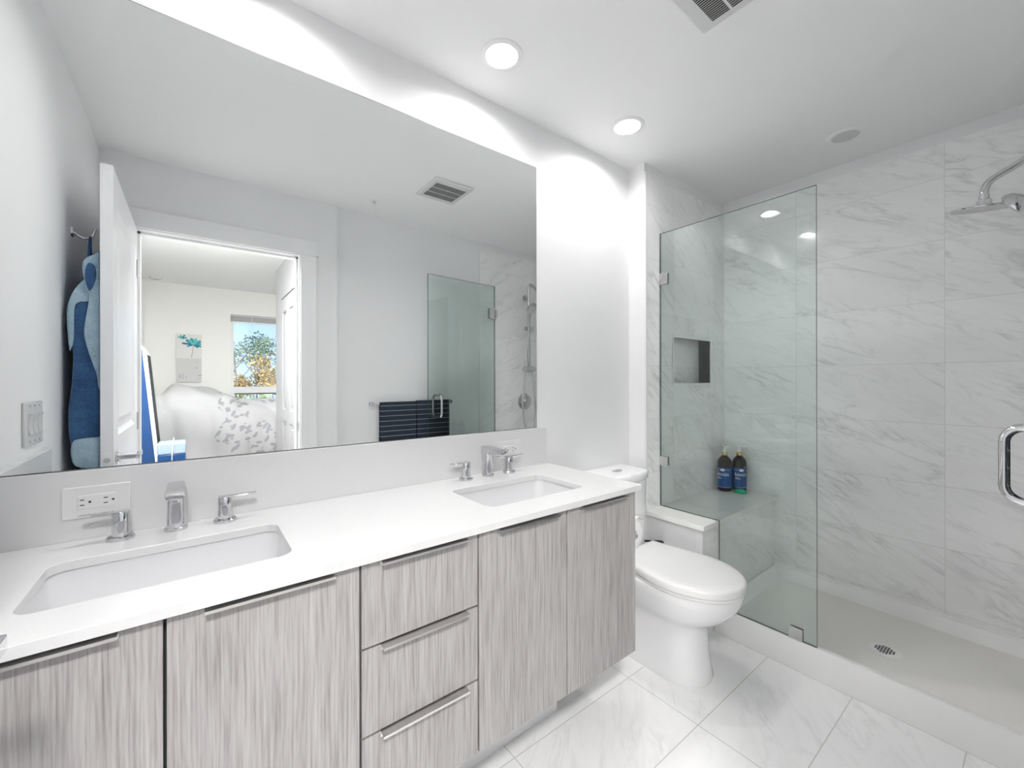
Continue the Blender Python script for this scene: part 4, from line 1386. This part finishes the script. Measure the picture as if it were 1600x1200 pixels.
obj('escutcheon', MB().lathe([(0.077, 0), (0.076, 0.005), (0.066, 0.010), (0.0, 0.011)], (RX - 0.006, yw, 1.063), (0, 1, 0), 40), M['chrome'], vl)
obj('lever', MB().lathe([(0.022, 0.010), (0.022, 0.040), (0.019, 0.043)], (RX - 0.006, yw, 1.063), (0, 1, 0), 24).box(RX - 0.014, RX + 0.002, yw + 0.026, yw + 0.039, 0.995, 1.05), M['chrome'], vl, bevel=0.001)

# ------------------------------------------------------------------ towel bar and towels
TBY, TBZ = -0.078, 1.088
tb = thing('towel_bar', (1.33, YT, TBZ), 'chrome towel bar on the wall beside the shower', 'towel bar')
obj('bar', MB().tube([(1.02, TBY, TBZ), (1.645, TBY, TBZ)], 0.007, 14), M['chrome'], tb)
for x in (1.015, 1.650):
    obj('post', MB().box(x - 0.016, x + 0.016, YT, YT + 0.008, TBZ - 0.016, TBZ + 0.016).box(x - 0.012, x + 0.012, YT + 0.008, TBY + 0.010, TBZ - 0.011, TBZ + 0.011), M['chrome'], tb, bevel=0.001)


def towel(x0, x1, th, zf, zb_, label, ph):
    prof = [(-0.0115, zb_), (-0.0125, TBZ - 0.05), (-0.0118, TBZ)] + [(-0.0118 * math.cos(R(a)), TBZ + 0.0118 * math.sin(R(a))) for a in (30, 60, 90, 120, 150)] + [(0.0118, TBZ), (0.0125, TBZ - 0.05), (0.0115, TBZ - 0.2), (0.0125, zf)]
    t_ = MB()
    rr = []
    nx = 24
    for i in range(nx + 1):
        x = x0 + (x1 - x0) * i / nx
        rr.append([(x + 0.006 * math.sin(z * 7 + ph) * (TBZ - z), TBY + d + (0.0016 * math.sin(x * 31 + ph) * min(1, (TBZ - z) * 4) if d > 0 else 0) + th * (1 if d > 0 else -0.3), z + (th if z > TBZ else 0)) for d, z in prof])
    t_.loft(rr, False, False, closed=False)
    o = obj('hand_towel', t_, M['towel'], org=((x0 + x1) / 2, TBY, TBZ), normals=False, sharp=180)
    s_ = o.modifiers.new('thickness', 'SOLIDIFY')
    s_.thickness = 0.004
    s_.offset = 0
    tag(o, label, 'towel', 'towels on the bar')


towel(1.070, 1.350, 0.0, 0.66, 0.70, 'navy towel with thin white stripes at the left of the towel bar', 0.3)
towel(1.353, 1.628, 0.0045, 0.67, 0.72, 'navy striped towel behind the shower door handle on the bar', 1.7)

# ------------------------------------------------------------------ ceiling fixtures
names = ['above the left sink', 'above the middle of the vanity', 'in the ceiling nearest the toilet and shower']
for (x, y), nm in zip(POTS, names):
    t = thing('recessed_light', (x, y, CEIL), 'round white recessed ceiling light, lit, ' + nm, 'light', 'recessed ceiling lights')
    obj('trim_ring', MB().lathe([(0.058, -0.0025), (0.0745, -0.003), (0.0775, -0.001), (0.0775, 0.0), (0.058, 0.0), (0.058, -0.0025)], (x, y, CEIL - 0.0004), n=48, cap0=False, cap1=False), M['trim'], t)
    obj('reflector', MB().lathe([(0.058, -0.0025), (0.050, 0.021), (0.050, 0.050)], (x, y, CEIL), n=40, cap0=False, cap1=True), M['potinner'], t, normals=False)
    obj('lens', MB().lathe([(0.0495, 0.0215), (0.0495, 0.035)], (x, y, CEIL), n=40), M['bulb'], t)
    area_lamp('recessed_light_lamp', (x, y, CEIL + 0.0205), 0.09, POT_W, (1.0, 0.985, 0.975))
t = thing('ceiling_speaker', (2.509, 0.606, CEIL), 'round unlit grey-meshed ceiling fitting above the shower', 'ceiling fitting')
obj('ring', MB().lathe([(0.055, -0.004), (0.073, -0.005), (0.079, -0.001), (0.079, 0.0), (0.055, 0.0), (0.055, -0.004)], (2.509, 0.606, CEIL), n=48, cap0=False, cap1=False), M['trim'], t)
obj('mesh', MB().lathe([(0.0, -0.0020), (0.056, -0.0020), (0.056, -0.0005)], (2.509, 0.606, CEIL), n=40), M['greyplastic'], t)

ef = thing('exhaust_fan', (1.243, 0.575, CEIL), 'square white exhaust fan grille with dark slots on the ceiling', 'vent')
EX0, EX1, EY0, EY1 = 1.115, 1.372, 0.445, 0.715
obj('cover', MB().box(EX0, EX1, EY0, EY1, CEIL - 0.014, CEIL - 0.0002), M['whiteplastic'], ef, bevel=0.006)
es = MB()
for i in range(24):
    x = EX0 + 0.032 + i * (EX1 - EX0 - 0.064) / 23
    for j in range(3):
        y = EY0 + 0.042 + j * 0.064
        es.box(x - 0.0026, x + 0.0026, y, y + 0.056, CEIL - 0.0146, CEIL - 0.012)
obj('slots', es, M['slot'], ef, smooth=False)
sp = thing('sprinkler_head', (0.948, 0.168, CEIL), 'small fire sprinkler head on the bathroom ceiling', 'sprinkler')
obj('flange', MB().lathe([(0.028, -0.003), (0.030, 0.0)], (0.948, 0.168, CEIL), n=28), M['trim'], sp)
obj('nozzle', MB().lathe([(0.011, -0.022), (0.012, -0.020), (0.006, -0.019), (0.006, -0.003)], (0.948, 0.168, CEIL), n=16), M['steel'], sp)
